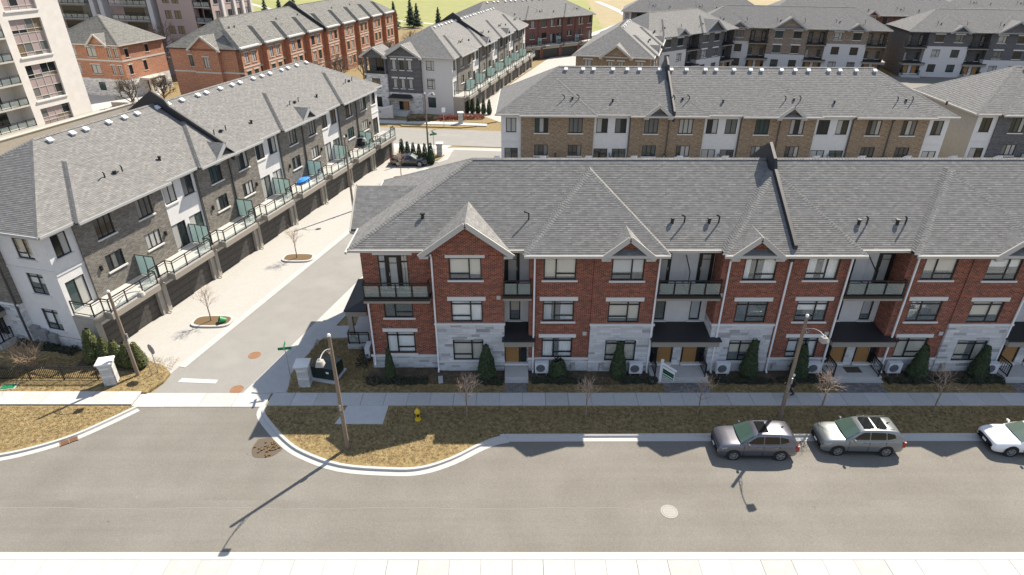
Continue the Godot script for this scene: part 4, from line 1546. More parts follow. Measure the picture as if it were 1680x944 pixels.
func tower() -> void:
	var b := thing("apartment_tower", "tall white apartment tower with big gridded windows and balconies at the left edge", "apartment building", Vector3(-68.2, 0, -67.2), 74.8)
	var xf := Transform3D()
	var holes := []
	for k in 6:
		holes.append([-7.75, 4.9 + k * 6.1 - 6.1, -2.75, 9.85 + k * 6.1 - 6.1])
	wall(b, xf, -9.0, 0.9, 0, 34, 0, "cream_precast", holes, 0.35)
	for h: Array in holes:
		if h[1] < 0.0 and h[3] < 0.0:
			continue
		var o := Node3D.new()
		o.name = "window"
		b.add_child(o, true)
		o.position = Vector3(-5.25, h[1], -0.3)
		var cols := 4
		var rows := [0.0, 0.55, 1.8, 3.1, 3.6, 4.95]
		var fr := MB.new()
		for i in cols + 1:
			fr.bx(-2.5 + 5.0 * i / cols - 0.03, -2.5 + 5.0 * i / cols + 0.03, 0, 4.95, -0.05, 0.05)
		for y: float in rows:
			fr.bx(-2.5, 2.5, y - 0.035, y + 0.035, -0.045, 0.06)
		part(o, "mullions", fr.mesh(), "cream_trim")
		for i in cols:
			for j in rows.size() - 1:
				var t: String = ["glass_dark", "pink_pane", "glass_mid", "pink_pane", "pink_pane", "glass_dark", "glass_tan"][rng.randi() % 7] if j != 2 else "pink_pane"
				part(o, "pane", boxm(1.19, rows[j + 1] - rows[j] - 0.06, 0.02), t, T(-1.875 + i * 1.25, rows[j] + 0.03, -0.02))
		band(b, xf, -7.9, -2.6, h[1] - 0.2, 0.0, 0.2, 0.16, "white_trim", "window_sill")
	# balconies left of the window bay
	wall(b, xf, -30.0, -9.0, 0, 34, -2.4, "cream_precast")
	wall(b, T(-9.0, 0, 0, -90), -2.4, 0.0, 0, 34, 0, "cream_precast")
	for k in 11:
		var y := 3.05 * k + 1.7
		var o := Node3D.new()
		o.name = "balcony"
		b.add_child(o, true)
		var sl := MB.new()
		sl.bx(-16.0, -9.02, y - 0.22, y, -2.4, 0.1)
		part(o, "slab", sl.mesh(), "cream_trim")
		railing(o, [Vector2(-16.0, 0.0), Vector2(-9.1, 0.0)], y, 1.05, 1.3, true)
		part(o, "balcony_door", boxm(3.0, 2.3, 0.06), "glass_dark", T(-12.6, y, -2.4))
		part(o, "balcony_door", boxm(1.4, 2.3, 0.06), "glass_tan", T(-15.2, y, -2.4))
		part(o, "side_wall", boxm(0.25, 2.8, 2.4), "cream_precast", T(-16.2, y, -2.4))
	wall(b, T(0.9, 0, 0, 90), 0, 22.0, 0, 34, 0, "cream_precast")
	wall(b, T(-30, 0, 0, -90), -22, -2.4, 0, 34, 0, "cream_precast")
	wall(b, T(0, 0, -22, 180), -0.9, 30.0, 0, 34, 0, "cream_precast", [], 0.1, 0.0, "rear_wall")
	var top := MB.new()
	top.bx(-30, 0.9, 34, 34.4, -22, 0)
	part(b, "roof", top.mesh(), "concrete")
	var pd := MB.new()
	pd.bx(-34.0, 5.0, 0, 1.5, 0.1, 4.5)
	pd.bx(-34.0, 5.0, 1.5, 2.2, 4.1, 4.5)
	pd.bx(4.6, 5.0, 1.5, 2.2, 0.1, 4.1)
	part(b, "podium", pd.mesh(), "beige_stucco")
	var cp := MB.new()
	cp.bx(-34.1, 5.1, 2.2, 2.3, 4.0, 4.6)
	part(b, "coping", cp.mesh(), "cream_trim")


func apartments() -> void:
	var b := thing("apartment_building", "pink concrete apartment building with balconies, behind the orange brick house", "apartment building", Vector3(-63.0, 0, -108.5), -15.2)
	var xf := Transform3D()
	# the shaded face: local x to the right, the corner with the sunlit side at x = 0
	var hs := []
	var y0 := 4.4
	for k in 8:
		var y := y0 + 3.05 * k
		for x: float in [-11.2, -8.8]:
			hs.append([x - 0.85, y + 0.5, x + 0.85, y + 2.2])
	wall(b, xf, -13.5, -4.6, 0, 30, 0, "pink_block", hs, 0.2, 1.5)
	for h: Array in hs:
		win(b, xf, (h[0] + h[2]) / 2, h[1], 1.7, 1.7, 0, "2", false, 0.0, true, "glass_tan", "cream_trim")
	wall(b, xf, -60, -13.5, 0, 30, -2.2, "pink_block")
	wall(b, xf, -4.6, 0, 0, 30, -2.6, "pink_block")
	for k in 8:
		var y := y0 + 3.05 * k
		for q: Array in [[-26.5, -16.6, -2.2], [-44.0, -33.0, -2.2], [-4.55, -0.6, -2.6]]:
			var o := Node3D.new()
			o.name = "balcony"
			b.add_child(o, true)
			var sl := MB.new()
			sl.bx(q[0], q[1], y - 0.25, y, q[2], -0.1)
			part(o, "slab", sl.mesh(), "grey_trim")
			railing(o, [Vector2(q[0], -0.2), Vector2(q[1], -0.2)], y, 1.05, 1.6, true)
			part(o, "balcony_door", boxm((q[1] - q[0]) * 0.55, 2.3, 0.06), "glass_dark", T((q[0] + q[1]) / 2 - 0.5, y, q[2]))
			part(o, "balcony_door", boxm((q[1] - q[0]) * 0.25, 2.3, 0.06), "glass_mid", T(lerpf(q[0], q[1], 0.84), y, q[2]))
		win(b, xf, -14.9, y + 0.2, 2.2, 2.4, -2.05, "2", false, 0.0, false, "glass_tan")
	for x: float in [-29.2, -16.2, -31.6]:
		wall(b, xf, x, x + 1.1, 0, 30, 0.0, "pale_block", [], 0.1, 2.2, "pier")
	# the sunlit side with its columns of windows
	var e := T(0, 0, 0, 90)
	var hr := []
	for k in 8:
		for x: float in [1.6, 5.6, 8.6, 11.4]:
			hr.append([x - 0.7, y0 + 3.05 * k + 0.5, x + 0.7, y0 + 3.05 * k + 2.2])
	wall(b, e, 0.0, 13.5, 0, 30, 0, "pink_block", hr, 0.2, 0.0)
	for h: Array in hr:
		win(b, e, (h[0] + h[2]) / 2, h[1], 1.4, 1.7, 0, "2", false, 0.0, true, "", "cream_trim")
	for x: float in [3.1, 7.0, 9.9, 12.7]:
		wall(b, e, x, x + 0.7, 0, 30, 0.35, "cream_precast", [], 0.1, 0.35, "pier")
	wall(b, T(0, 0, -13.5, 180), 0, 60, 0, 30, 0, "pink_block", [], 0.1, 0.0, "rear_wall")
	var top := MB.new()
	top.bx(-60, 0, 30, 30.4, -13.5, -0.05)
	part(b, "roof", top.mesh(), "concrete")
	var pd := MB.new()
	pd.bx(-36.0, -3.0, 0, 4.2, 0.1, 3.5)
	part(b, "podium", pd.mesh(), "pink_block")
	for x: float in [-12.5, -8.0, -17.0]:
		win(b, xf, x, 0.6, 2.0, 2.9, 3.65, "2", false, 0.0, false, "glass_dark")


# ---------------------------------------------------------------- ground

func V(x: float, z: float) -> Vector2:
	return Vector2(x, z)


func sheet(called: String, pts: Array, y: float, m: String) -> Node:
	var mb := MB.new()
	prism(mb, pts, y, y)
	return struct(called, mb, m)


func block(called: String, pts: Array, y1: float, m: String) -> Node:
	var mb := MB.new()
	prism(mb, pts, -0.03, y1)
	return struct(called, mb, m)


func slabs(par: Node, x0: float, x1: float, z0: float, z1: float, y: float, pitch: float, dark_every: int) -> void:
	var k := int((x1 - x0) / pitch)
	for i in k:
		var gap := 0.012 if i % dark_every else 0.03
		var key := "slab %.2f %.3f %.3f" % [z1 - z0, pitch, gap]
		if not cache.has(key):
			var mb := MB.new()
			mb.bx(gap / 2, pitch - gap / 2, -0.12, 0.0, -(z1 - z0) / 2, (z1 - z0) / 2)
			cache[key] = mb.mesh()
		var r := rng.randf()
		part(par, "slab", cache[key], "concrete" if r < 0.62 else ("concrete_c" if r < 0.85 else "concrete_b"), T(x0 + i * pitch, y + rng.randf_range(-0.004, 0.004), (z0 + z1) / 2))


func side(u: float, off: float) -> Vector2:   # a point beside the left row: metres along it and out from its upper wall
	var a := deg_to_rad(15.2)
	return V(-30.39 + u * sin(a) + off * cos(a), -2.37 - u * cos(a) + off * sin(a))


func ground() -> void:
	sheet("terrain", [V(-900, 60), V(900, 60), V(900, -1400), V(-900, -1400)], -0.06, "bare_field")
	sheet("dry_lawn", [V(-200, -60), V(160, -60), V(160, -190), V(-200, -190)], -0.045, "dry_grass")
	sheet("park_lawn", [V(-190, -186), V(-20, -196), V(30, -180), V(60, -700), V(-400, -700)], -0.04, "park_grass")
	var pp := MB.new()
	var path := smooth([V(-130, -300), V(-104, -262), V(-80, -232), V(-40, -215), V(-20, -200)], 5)
	ribbon(pp, path, offset_path(path, 2.4), -0.03, -0.03)
	path = smooth([V(-160, -240), V(-120, -238), V(-95, -235)], 4)
	ribbon(pp, path, offset_path(path, 2.4), -0.028, -0.028)
	path = smooth([V(20, -170), V(33, -196), V(44, -230), V(40, -300)], 4)
	ribbon(pp, path, offset_path(path, 3.0), -0.026, -0.026)
	struct("park_path", pp, "concrete")
	# main road and its mouth
	sheet("main_road", [V(-200, 6.0), V(-31, 8.2), V(-26, 6.2), V(-23.4, 3.6), V(-15.6, 3.6), V(-14.7, 5.0), V(-11.8, 7.6), V(-3.4, 8.0), V(0, 6.2), V(200, 6.0), V(200, 14.6), V(-200, 14.6)], 0.0, "asphalt")
	sheet("side_street", [V(-23.6, 3.62), V(-23.0, 1.0), side(0.5, 7.3), side(45.0, 7.3), side(49.0, 9.2), side(53.5, 8.5), side(55.0, 19.0), side(49.5, 14.2), side(13.0, 14.2), side(0.0, 14.4), V(-15.6, 3.62)], 0.004, "side_asphalt")
	sheet("cross_street", [V(-120, -66.5), V(-120, -76), V(-9, -62.4), V(90, -49.5), V(90, -39.8), V(49, -44.5), V(-2, -52.9), V(-22, -55.3)], 0.008, "side_asphalt")
	sheet("driveway", [side(-0.6, 1.5), side(-0.4, 5.2), V(-23.1, 0.3), side(0.6, 7.7), side(46.0, 7.7), side(48.5, 8.5), side(52.5, 8.6), side(53.0, -4.0), side(49.5, -4.0), side(49.5, 1.5)], 0.012, "paver")
	sheet("pavement", [V(-26, -49), V(-9, -52.6), V(8, -52.0), V(8, -12.2), V(-10, -12.2), side(30, 14.0), side(48, 14.0)], -0.02, "concrete_c")
	sheet("sidewalk", [V(-24, -53.4), V(-9.5, -51.8), V(-8.6, -53.7), V(-24, -55.5)], 0.016, "concrete_b")
	sheet("rear_lane", [V(-8, -12.0), V(60, -12.0), V(60, -34.6), V(-6, -34.6)], 0.01, "paver")
	sheet("far_lane", [V(-8.5, -70), V(10, -133), V(22, -136), V(0.5, -66)], 0.012, "paver")
	sheet("back_road", [V(40, -76), V(180, -76), V(180, -100), V(24, -110)], 0.01, "asphalt")
	sheet("parking_court", [V(-100, -60), V(-48, -62), V(-50, -82), V(-66, -84), V(-72, -102), V(-100, -104)], -0.02, "concrete_c")
	# pale gutters that line the side street
	var gt := MB.new()
	for q: Array in [[7.65, 8.2, 0.2], [13.75, 14.3, -1.5]]:
		var a := []
		var c := []
		for u: float in [q[2], 14.0, 30.0, 45.0]:
			a.append(side(u, q[0]))
			c.append(side(u, q[1]))
		ribbon(gt, a, c, 0.024, 0.024)
	struct("gutter", gt, "curb_stone")
	# raised lawns
	var kr := smooth([V(-15.35, 3.72), V(-15.3, 4.3), V(-14.71, 5.1), V(-13.24, 6.66), V(-11.84, 7.70), V(-9.52, 8.68), V(-6.74, 8.98), V(-5.06, 8.90), V(-3.44, 8.19), V(-1.77, 7.0), V(-0.36, 6.42), V(2.2, 6.3), V(30, 6.25), V(120, 6.2)], 4)
	var bl := kr.duplicate()
	bl.append_array([V(120, 3.74), V(-15.35, 3.74)])
	block("boulevard", bl, 0.125, "dry_grass")
	kerb(kr, 1.0)
	var kl := smooth([V(-120, 8.0), V(-40, 8.3), V(-31, 8.2), V(-29.06, 7.9), V(-27.43, 7.25), V(-25.92, 6.3), V(-24.57, 4.9), V(-23.6, 3.75)], 4)
	bl = kl.duplicate()
	bl.append_array([V(-120, 3.6)])
	block("boulevard", bl, 0.125, "dry_grass")
	kerb(kl, 1.0)
	block("front_lawn", [V(-14.5, 2.45), V(-14.9, 0.4), V(-14.6, -1.2), V(-14.2, -2.6), V(-13.9, -3.9), V(-9.4, -3.9), V(-9.4, -0.2), V(60, -0.2), V(60, 2.45)], 0.12, "dry_grass")
	block("front_lawn", [V(-60, 2.3), V(-23.6, 2.4), V(-23.1, 1.2), V(-23.1, 0.3), V(-23.9, -0.5), V(-25.5, -1.2), V(-27.4, -1.9), V(-30.3, -2.2), V(-60, -12)], 0.12, "dry_grass")
	block("side_lawn", [side(7.8, 15.7), V(-12.4, -5.5), V(-10.1, -7.4), V(-9.5, -12.0), side(20, 17.6), side(20, 15.5)], 0.12, "dry_grass")
	# planting beds of dark soil along the red row
	for q: Array in [[-9.6, -0.6], [1.2, 9.0], [13.3, 20.8], [24.8, 32.3], [36.3, 44.0]]:
		var x0: float = q[0]
		var x1: float = q[1]
		block("planting_bed", smooth([V(x0, -0.3), V(x0, 1.25), V((x0 + x1) / 2, 1.5 + 0.15 * sin(x0)), V(x1, 1.3), V(x1, -0.3)], 3), 0.135, "soil")
	block("planting_bed", [V(-29.9, -2.0), V(-27.6, -1.6), V(-25.2, -0.8), V(-25.2, 0.3), V(-30.0, -0.4)], 0.135, "soil")
	# walks
	var sw := Node3D.new()
	sw.name = "sidewalk"
	add_child(sw, true)
	sw.set_meta("kind", "structure")
	slabs(sw, -15.4, 58.0, 2.47, 3.73, 0.14, 1.46, 4)
	slabs(sw, -59.0, -23.9, 2.32, 3.6, 0.14, 1.46, 4)
	slabs(sw, -23.96, -15.5, 2.36, 3.72, 0.03, 2.1, 1)
	var fs := Node3D.new()
	fs.name = "sidewalk"
	add_child(fs, true)
	fs.set_meta("kind", "structure")
	slabs(fs, -58.4, 58.0, 14.92, 16.5, 0.145, 1.46, 4)
	sheet("near_lawn", [V(-200, 16.5), V(200, 16.5), V(200, 60), V(-200, 60)], 0.1, "dry_grass")
	kerb([V(-200, 14.9), V(200, 14.9)], -1.0)
	var walk := MB.new()
	prism(walk, [V(-16.5, 2.4), V(-14.4, 2.4), V(-14.8, 0.4), V(-14.5, -1.1), V(-14.1, -2.6), V(-13.8, -3.95), V(-12.4, -3.95), V(-12.4, -5.4), side(7.6, 15.6), side(30, 15.4), side(49, 15.4), side(49, 14.25), side(13.6, 14.25), side(-1.0, 14.3)], -0.02, 0.1)
	struct("side_walk", walk, "concrete_c")
	var pw := Node3D.new()
	pw.name = "footpath"
	add_child(pw, true)
	pw.set_meta("kind", "structure")
	for q: Array in [[-0.45, 1.0], [9.9, 12.9], [21.2, 24.3], [32.7, 36.0]]:
		var mb := MB.new()
		mb.bx(q[0], q[1], 0.0, 0.14, 1.1, 2.46)
		part(pw, "paving", mb.mesh(), "grey_paver")
	var mb2 := MB.new()
	mb2.bx(-14.0, -11.6, 0.0, 0.13, -5.6, -4.0)
	part(pw, "paving", mb2.mesh(), "concrete_c")
	block("transit_pad", [V(-10.3, 3.74), V(-7.75, 3.74), V(-7.8, 5.45), V(-10.7, 5.45)], 0.14, "concrete_b")
	var fw := MB.new()
	prism(fw, [V(-40, -68.7), V(-9, -65.0), V(-4, -64.3), V(-4, -65.6), V(-9, -66.6), V(-40, -70.3)], -0.02, 0.11)
	struct("sidewalk", fw, "concrete_b")
	block("boulevard", [V(-18, -65.7), V(-9, -64.7), V(-5.5, -64.2), V(-8.0, -63.3), V(-17.5, -64.4)], 0.1, "dry_grass")
	block("front_lawn", [V(-11.5, -67.3), V(-4.0, -66.0), V(-2.3, -67.2), V(-5.0, -71), V(-11.5, -71.3)], 0.1, "dry_grass")
	block("corner_bed", [side(46.3, 7.2), side(48.3, 8.2), side(50.6, 8.2), side(50.9, 4.5), side(46.6, 3.4)], 0.1, "dry_grass")
	# the stop line
	sheet("stop_line", [V(-22.2, 1.2), V(-19.6, 1.35), V(-19.6, 0.95), V(-22.1, 0.75)], 0.018, "concrete_b")
	var sm := MB.new()
	var ln := []
	for i in 64:
		ln.append(V(-60.0 + i * 1.05, 11.72 + 0.05 * sin(i * 0.7) + 0.03 * sin(i * 2.1)))
	ribbon(sm, ln, offset_path(ln, 0.035), 0.004, 0.004)
	struct("road_seam", sm, "seam_grey")
	# worn patch where the two roads meet
	sheet("road_patch", smooth([V(-14.9, 6.6), V(-13.9, 6.5), V(-13.2, 7.1), V(-13.6, 8.0), V(-14.6, 8.1), V(-15.0, 7.4), V(-14.9, 6.6)], 4), 0.008, "worn_base")
	var rb := MB.new()
	var rr := RandomNumberGenerator.new()
	rr.seed = 4
	for i in 45:
		var p := Vector3(-14.1 + rr.randfn(0, 0.3), 0.02, 7.3 + rr.randfn(0, 0.28))
		var s := rr.randf_range(0.02, 0.07)
		rb.bx(-s, s, 0, s * 0.9, -s * 0.7, s * 0.7, Transform3D(Basis(Vector3.UP, rr.randf() * 6), p))
	stuff(tag(part(self, "rubble", rb.mesh(), "mulch"), "pale broken asphalt rubble in the worn patch by the kerb curve", "rubble"))


# ---------------------------------------------------------------- plants

func leafy(mb: MB, at: Vector3, nn: Vector3, size: float, r: RandomNumberGenerator, a: Color, b: Color) -> void:
	var k := r.randf()
	mb.col = a.lerp(b, k)
	var t := nn.cross(Vector3(r.randf() - 0.5, r.randf() - 0.5, r.randf() - 0.5)).normalized()
	var s := t.cross(nn)
	mb.face([at - t * size, at + s * size * 0.45, at + t * size, at - s * size * 0.45])


func cedar_mesh(h: float, rad: float, n: int, sd: int, a: Color, b: Color, round_top := false) -> Mesh:
	var mb := MB.new()
	var r := RandomNumberGenerator.new()
	r.seed = sd
	var bumps := []
	for i in 14:
		bumps.append(Vector3(r.randf() * TAU, r.randf(), r.randf_range(0.7, 1.22)))
	for i in n:
		var u := r.randf()
		u = 1.0 - sqrt(1.0 - u * 0.985)
		var ang := r.randf() * TAU
		var prof: float = (sqrt(maxf(1.0 - pow(u * 1.25 - 0.25, 2.0), 0.0))) if round_top else pow(1.0 - u, 0.72) * minf(1.0, 0.62 + u * 2.4)
		var lump := 1.0
		for q: Vector3 in bumps:
			var dd := absf(wrapf(ang - q.x, -PI, PI)) * 0.5 + absf(u - q.y) * 3.0
			if dd < 0.6:
				lump = lerpf(lump, q.z, 1.0 - dd / 0.6)
		var rr := rad * prof * lump * sqrt(r.randf_range(0.45, 1.0))
		var p := Vector3(cos(ang) * rr, 0.05 + u * h, sin(ang) * rr)
		var nn := Vector3(cos(ang), 0.35 + r.randf_range(-0.5, 0.6), sin(ang)).normalized()
		leafy(mb, p, nn.lerp(Vector3(r.randf() - .5, r.randf() - .2, r.randf() - .5), 0.35).normalized(), r.randf_range(0.07, 0.15), r, a, b)
	return mb.mesh()


func plant(called: String, label: String, category: String, at: Vector3, foliage: Mesh, stem_h: float, group := "") -> Node3D:
	var o := thing(called, label, category, at, 0.0, group)
	part(o, "foliage", foliage, "leaf")
	var mb := MB.new()
	mb.tube(Vector3.ZERO, Vector3(0, stem_h, 0), 0.06, 0.02, 6)
	part(o, "trunk", mb.mesh(), "pole_wood")
	return o


func branches(mb: MB, p: Vector3, d: Vector3, l: float, rad: float, lvl: int, r: RandomNumberGenerator, kids: int, c0: Color, c1: Color, up: float, wide: float) -> void:
	var q := p
	var dd := d
	var n := 3 if lvl > 0 else 2
	mb.col = c0.lerp(c1, clampf(1.0 - rad * 28.0, 0.0, 1.0)) * r.randf_range(0.85, 1.15)
	var pts := [p]
	for i in n:
		dd = (dd + Vector3(r.randf() - .5, (r.randf() - .5) + up, r.randf() - .5) * 0.28).normalized()
		var e := q + dd * l / n
		mb.tube(q, e, rad * (1.0 - 0.25 * i), rad * (1.0 - 0.25 * (i + 1)), 5 if rad > 0.03 else 3, false)
		q = e
		pts.append(q)
	if lvl == 0:
		return
	for i in kids:
		var f := r.randf_range(0.3, 1.0)
		var b: Vector3 = pts[0].lerp(pts[-1], f) if n == 2 else (pts[1] as Vector3).lerp(pts[3], r.randf())
		var ang := r.randf() * TAU
		var s := dd.cross(Vector3(0.3, 1, 0.2)).normalized()
		var side_dir := s.rotated(dd, ang)
		branches(mb, b, (dd + side_dir * r.randf_range(wide * 0.7, wide * 1.3)).normalized(), l * r.randf_range(0.55, 0.85), rad * 0.55, lvl - 1, r, kids, c0, c1, up, wide)


func bare_tree(called: String, label: String, at: Vector3, h: float, bole: float, spread: float, rad: float, lvl: int, kids: int, sd: int, c0: Color, c1: Color, group := "") -> Node3D:
	var o := thing(called, label, "tree", at, 0.0, group)
	var r := RandomNumberGenerator.new()
	r.seed = sd
	var tb := MB.new()
	tb.tube(Vector3(0, -0.05, 0), Vector3(0.02, bole * 0.5, 0.01), rad * 1.25, rad, 7, false)
	tb.tube(Vector3(0.02, bole * 0.5, 0.01), Vector3(0, bole, 0), rad, rad * 0.85, 7, false)
	tb.tube(Vector3(0, bole, 0), Vector3(0.03, h * 0.82, 0.02), rad * 0.85, rad * 0.25, 6, false)
	part(o, "trunk", tb.mesh(), "pole_wood")
	var mb := MB.new()
	var n := 9
	for i in n:
		var f := float(i) / n
		var a := i * 2.4 + r.randf()
		var y := lerpf(bole * 0.92, h * 0.72, f)
		branches(mb, Vector3(0.01, y, 0.01), Vector3(cos(a) * spread, 0.75 + f * 0.5, sin(a) * spread).normalized(), (h - bole) * lerpf(0.5, 0.3, f), rad * 0.5, lvl, r, kids, c0, c1, 0.12, 0.75)
	part(o, "branches", mb.mesh(), "twig")
	return o


func spruce_mesh(h: float, rad: float, sd: int) -> Mesh:
	var mb := MB.new()
	var r := RandomNumberGenerator.new()
	r.seed = sd
	for i in 900:
		var u := 1.0 - sqrt(r.randf())
		var a := r.randf() * TAU
		var tier := 0.75 + 0.25 * cos(u * 40.0)
		var rr := rad * (1.0 - u) * tier * sqrt(r.randf_range(0.2, 1.0)) * (1.0 + 0.2 * sin(a * 3.0 + u * 9.0))
		var p := Vector3(cos(a) * rr, h * (0.06 + u * 0.94), sin(a) * rr)
		leafy(mb, p, Vector3(cos(a), 0.9, sin(a)).normalized().lerp(Vector3(r.randf() - .5, r.randf(), r.randf() - .5), 0.4).normalized(), r.randf_range(0.3, 0.6), r, Color(.025, .05, .028), Color(.06, .085, .045))
	return mb.mesh()


func hedge(label: String, x0: float, x1: float, z: float, h: float, d: float, sd: int, a: Color, b: Color, at := Vector3.ZERO, turn := 0.0, group := "") -> void:
	var mb := MB.new()
	var r := RandomNumberGenerator.new()
	r.seed = sd
	var n := int((x1 - x0) * 420)
	for i in n:
		var x := r.randf_range(x0, x1)
		var k := 0.72 + 0.28 * sin(x * 5.1 + sd) * sin(x * 2.3)
		var ang := r.randf() * PI
		var q := sqrt(r.randf_range(0.3, 1.0))
		var p := Vector3(x, 0.1 + sin(ang) * h * k * q, z + cos(ang) * d * 0.5 * k * q)
		leafy(mb, p, Vector3(r.randf() - .5, sin(ang) + r.randf() - .5, cos(ang) + 0.2).normalized(), r.randf_range(0.05, 0.1), r, a, b)
	var o := part(self, "hedge", mb.mesh(), "leaf")
	o.position = at
	o.rotation_degrees.y = turn
	tag(o, label, "hedge", group)


func plants() -> void:
	var cg := "cone cedars along the red row"
	var a := Color(.012, .026, .010)
	var c := Color(.048, .066, .024)
	var m1 := cedar_mesh(2.95, 0.72, 3000, 3, a, c)
	var m2 := cedar_mesh(3.0, 0.6, 2800, 7, a, c)
	var p0 := plant("cedar", "slim cedar in front of the leftmost ground floor window of the red row", "shrub", Vector3(-8.05, 0.1, 1.0), m2, 1.2, cg)
	var p1 := plant("cedar", "cone cedar left of the narrow single entrance of the red row", "shrub", Vector3(-1.7, 0.1, 0.85), m1, 1.2, cg)
	copy(p0, "slim cedar beside the air conditioner left of the sale sign", Vector3(7.05, 0.1, 0.75), 130, 1.06)
	copy(p0, "slim cedar right of the entrance behind the sale sign", Vector3(15.75, 0.1, 0.7), 200, 1.12)
	copy(p1, "cedar right behind the right lamp pole", Vector3(19.1, 0.1, 0.7), 70, 0.98)
	copy(p1, "dark cedar right of the entrance that the second parked car faces", Vector3(26.9, 0.1, 0.8), 240, 1.0)
	copy(p1, "broad cedar in front of the rightmost stone bay", Vector3(31.0, 0.1, 0.75), 20, 0.95)
	p0.scale = Vector3(0.72, 0.95, 0.72)
	plant("round_shrub", "clipped round topped cedar between the first air conditioner and the meters", "shrub", Vector3(3.05, 0.1, 0.7), cedar_mesh(1.5, 0.62, 1900, 12, a, c, true), 0.5)
	var lc := cedar_mesh(2.5, 0.78, 2600, 17, Color(.03, .045, .014), Color(.10, .105, .03))
	var g2 := "cedars at the near end of the left row"
	var q0 := plant("cedar", "tallest cedar at the corner of the left row's end wall", "shrub", Vector3(-28.9, 0.1, -1.2), lc, 1.0, g2)
	copy(q0, "second cedar from the left row's end wall corner", Vector3(-28.0, 0.1, -1.0), 90, 0.86)
	copy(q0, "cedar in the middle of the clump behind the left lamp pole", Vector3(-27.1, 0.1, -0.75), 180, 0.86)
	copy(q0, "cedar just left of the left lamp pole", Vector3(-26.3, 0.1, -0.6), 30, 0.8)
	copy(q0, "broad cedar at the driveway edge right of the left lamp pole", Vector3(-25.5, 0.1, -0.45), 250, 0.86)
	q0.scale = Vector3(1.05, 1.12, 1.05)
	var dc := cedar_mesh(3.0, 0.62, 1200, 23, Color(.015, .035, .014), Color(.04, .065, .025))
	var d0: Node3D
	var wh := ["leftmost", "second", "third", "fourth", "fifth", "rightmost"]
	for i in 6:
		var at := Vector3(-14.7 + i * 0.82, 0.1, -47.4 + i * 0.42)
		var lb: String = "%s cedar of the six behind the black car at the end of the side street" % wh[i]
		if i == 0:
			d0 = plant("cedar", lb, "shrub", at, dc, 1.2, "cedars behind the black car")
		else:
			copy(d0, lb, at, i * 77.0, [1, .92, .9, .88, .95, 1.02][i])
	for i in 6:
		var e := copy(d0, "%s cedar of the six beside the far grey row's near garage" % wh[i], Vector3(-8.6 + i * 0.95, 0.1, -73.4 + i * 0.25), i * 50.0, 0.92)
		e.set_meta("group", "cedars beside the far grey row")
	var hg := "low dark hedges along the red row"
	var ha := Color(.012, .016, .009)
	var hb := Color(.035, .04, .022)
	hedge("low dark hedge at the left corner of the red row", -9.6, -5.6, 1.35, 0.6, 0.9, 1, ha, hb, Vector3.ZERO, 0, hg)
	hedge("dark hedge beside the side porch of the red row", -9.9, -9.0, 0.0, 0.7, 3.4, 2, ha, hb, Vector3(-0.8, 0, -1.5), 0, hg)
	hedge("low dark hedge between the leftmost cone cedar and the single entrance", -2.4, -0.6, 1.4, 0.55, 0.8, 3, ha, hb, Vector3.ZERO, 0, hg)
	hedge("low dark hedge under the first air conditioner", 1.3, 4.7, 1.3, 0.55, 0.8, 4, ha, hb, Vector3.ZERO, 0, hg)
	hedge("low dark hedge left of the sale sign", 7.2, 9.6, 1.3, 0.5, 0.8, 5, ha, hb, Vector3.ZERO, 0, hg)
	hedge("low dark hedge right of the entrance behind the sale sign", 13.4, 17.2, 1.3, 0.5, 0.8, 6, ha, hb, Vector3.ZERO, 0, hg)
	hedge("low dark hedge behind the right lamp pole", 17.6, 20.6, 1.2, 0.5, 0.7, 7, ha, hb, Vector3.ZERO, 0, hg)
	hedge("low dark hedge right of the entrance facing the second parked car", 24.7, 28.4, 1.3, 0.5, 0.8, 8, ha, hb, Vector3.ZERO, 0, hg)
	hedge("low dark hedge at the rightmost stone bay", 29.4, 32.4, 1.3, 0.55, 0.8, 9, ha, hb, Vector3.ZERO, 0, hg)
	hedge("dark red shrub border in front of the far grey row", -12.0, -4.6, 0, 1.1, 2.6, 10, Color(.12, .012, .010), Color(.26, .04, .03), Vector3(0, 0, -69.6), 7)
	hedge("brown twiggy border left of the red shrubs by the far row's steps", -17.2, -12.4, 0, 0.8, 1.8, 11, Color(.06, .04, .025), Color(.14, .10, .06), Vector3(0, 0, -69.6), 7)
	hedge("dark evergreen border under the meters of the left row's end wall", 0, 5.0, 0, 0.6, 1.0, 12, ha, hb, Vector3(-35.6, 0, -3.2), -14)
	# young street trees
	var t0 := Color(.36, .29, .23)
	var t1 := Color(.46, .34, .26)
	var sg := "bare young street trees on the boulevard"
	var st := bare_tree("street_tree", "bare young tree on the boulevard right of the hydrant", Vector3(-2.76, 0.1, 4.85), 3.4, 1.5, 0.6, 0.05, 2, 4, 5, t0, t1, sg)
	copy(st, "bare young tree between the hydrant and the sale sign", Vector3(4.5, 0.1, 4.85), 75, 0.88)
	var s2 := bare_tree("street_tree", "thin bare tree in front of the sale sign entrance", Vector3(11.4, 0.1, 4.6), 3.2, 1.3, 0.7, 0.04, 2, 3, 9, Color(.2, .15, .12), t1, sg)
	copy(st, "bare young tree with a pale crown right of the right lamp pole", Vector3(18.8, 0.1, 4.8), 190, 1.12)
	copy(s2, "bare young tree nearest the white car", Vector3(26.1, 0.1, 4.3), 140, 1.08)
	var drive := bare_tree("driveway_tree", "bare young tree in the kerbed island with the green bucket", Vector3(-23.1, 0.12, -6.3), 3.0, 1.2, 0.45, 0.045, 2, 4, 15, t0, t1, "bare trees in the driveway islands")
	copy(drive, "bare young tree in the second kerbed island of the driveway", Vector3(-19.8, 0.12, -17.2), 100, 1.0)
	copy(drive, "bare young tree in the driveway island near the black car", Vector3(-13.6, 0.12, -39.4), 200, 1.15)
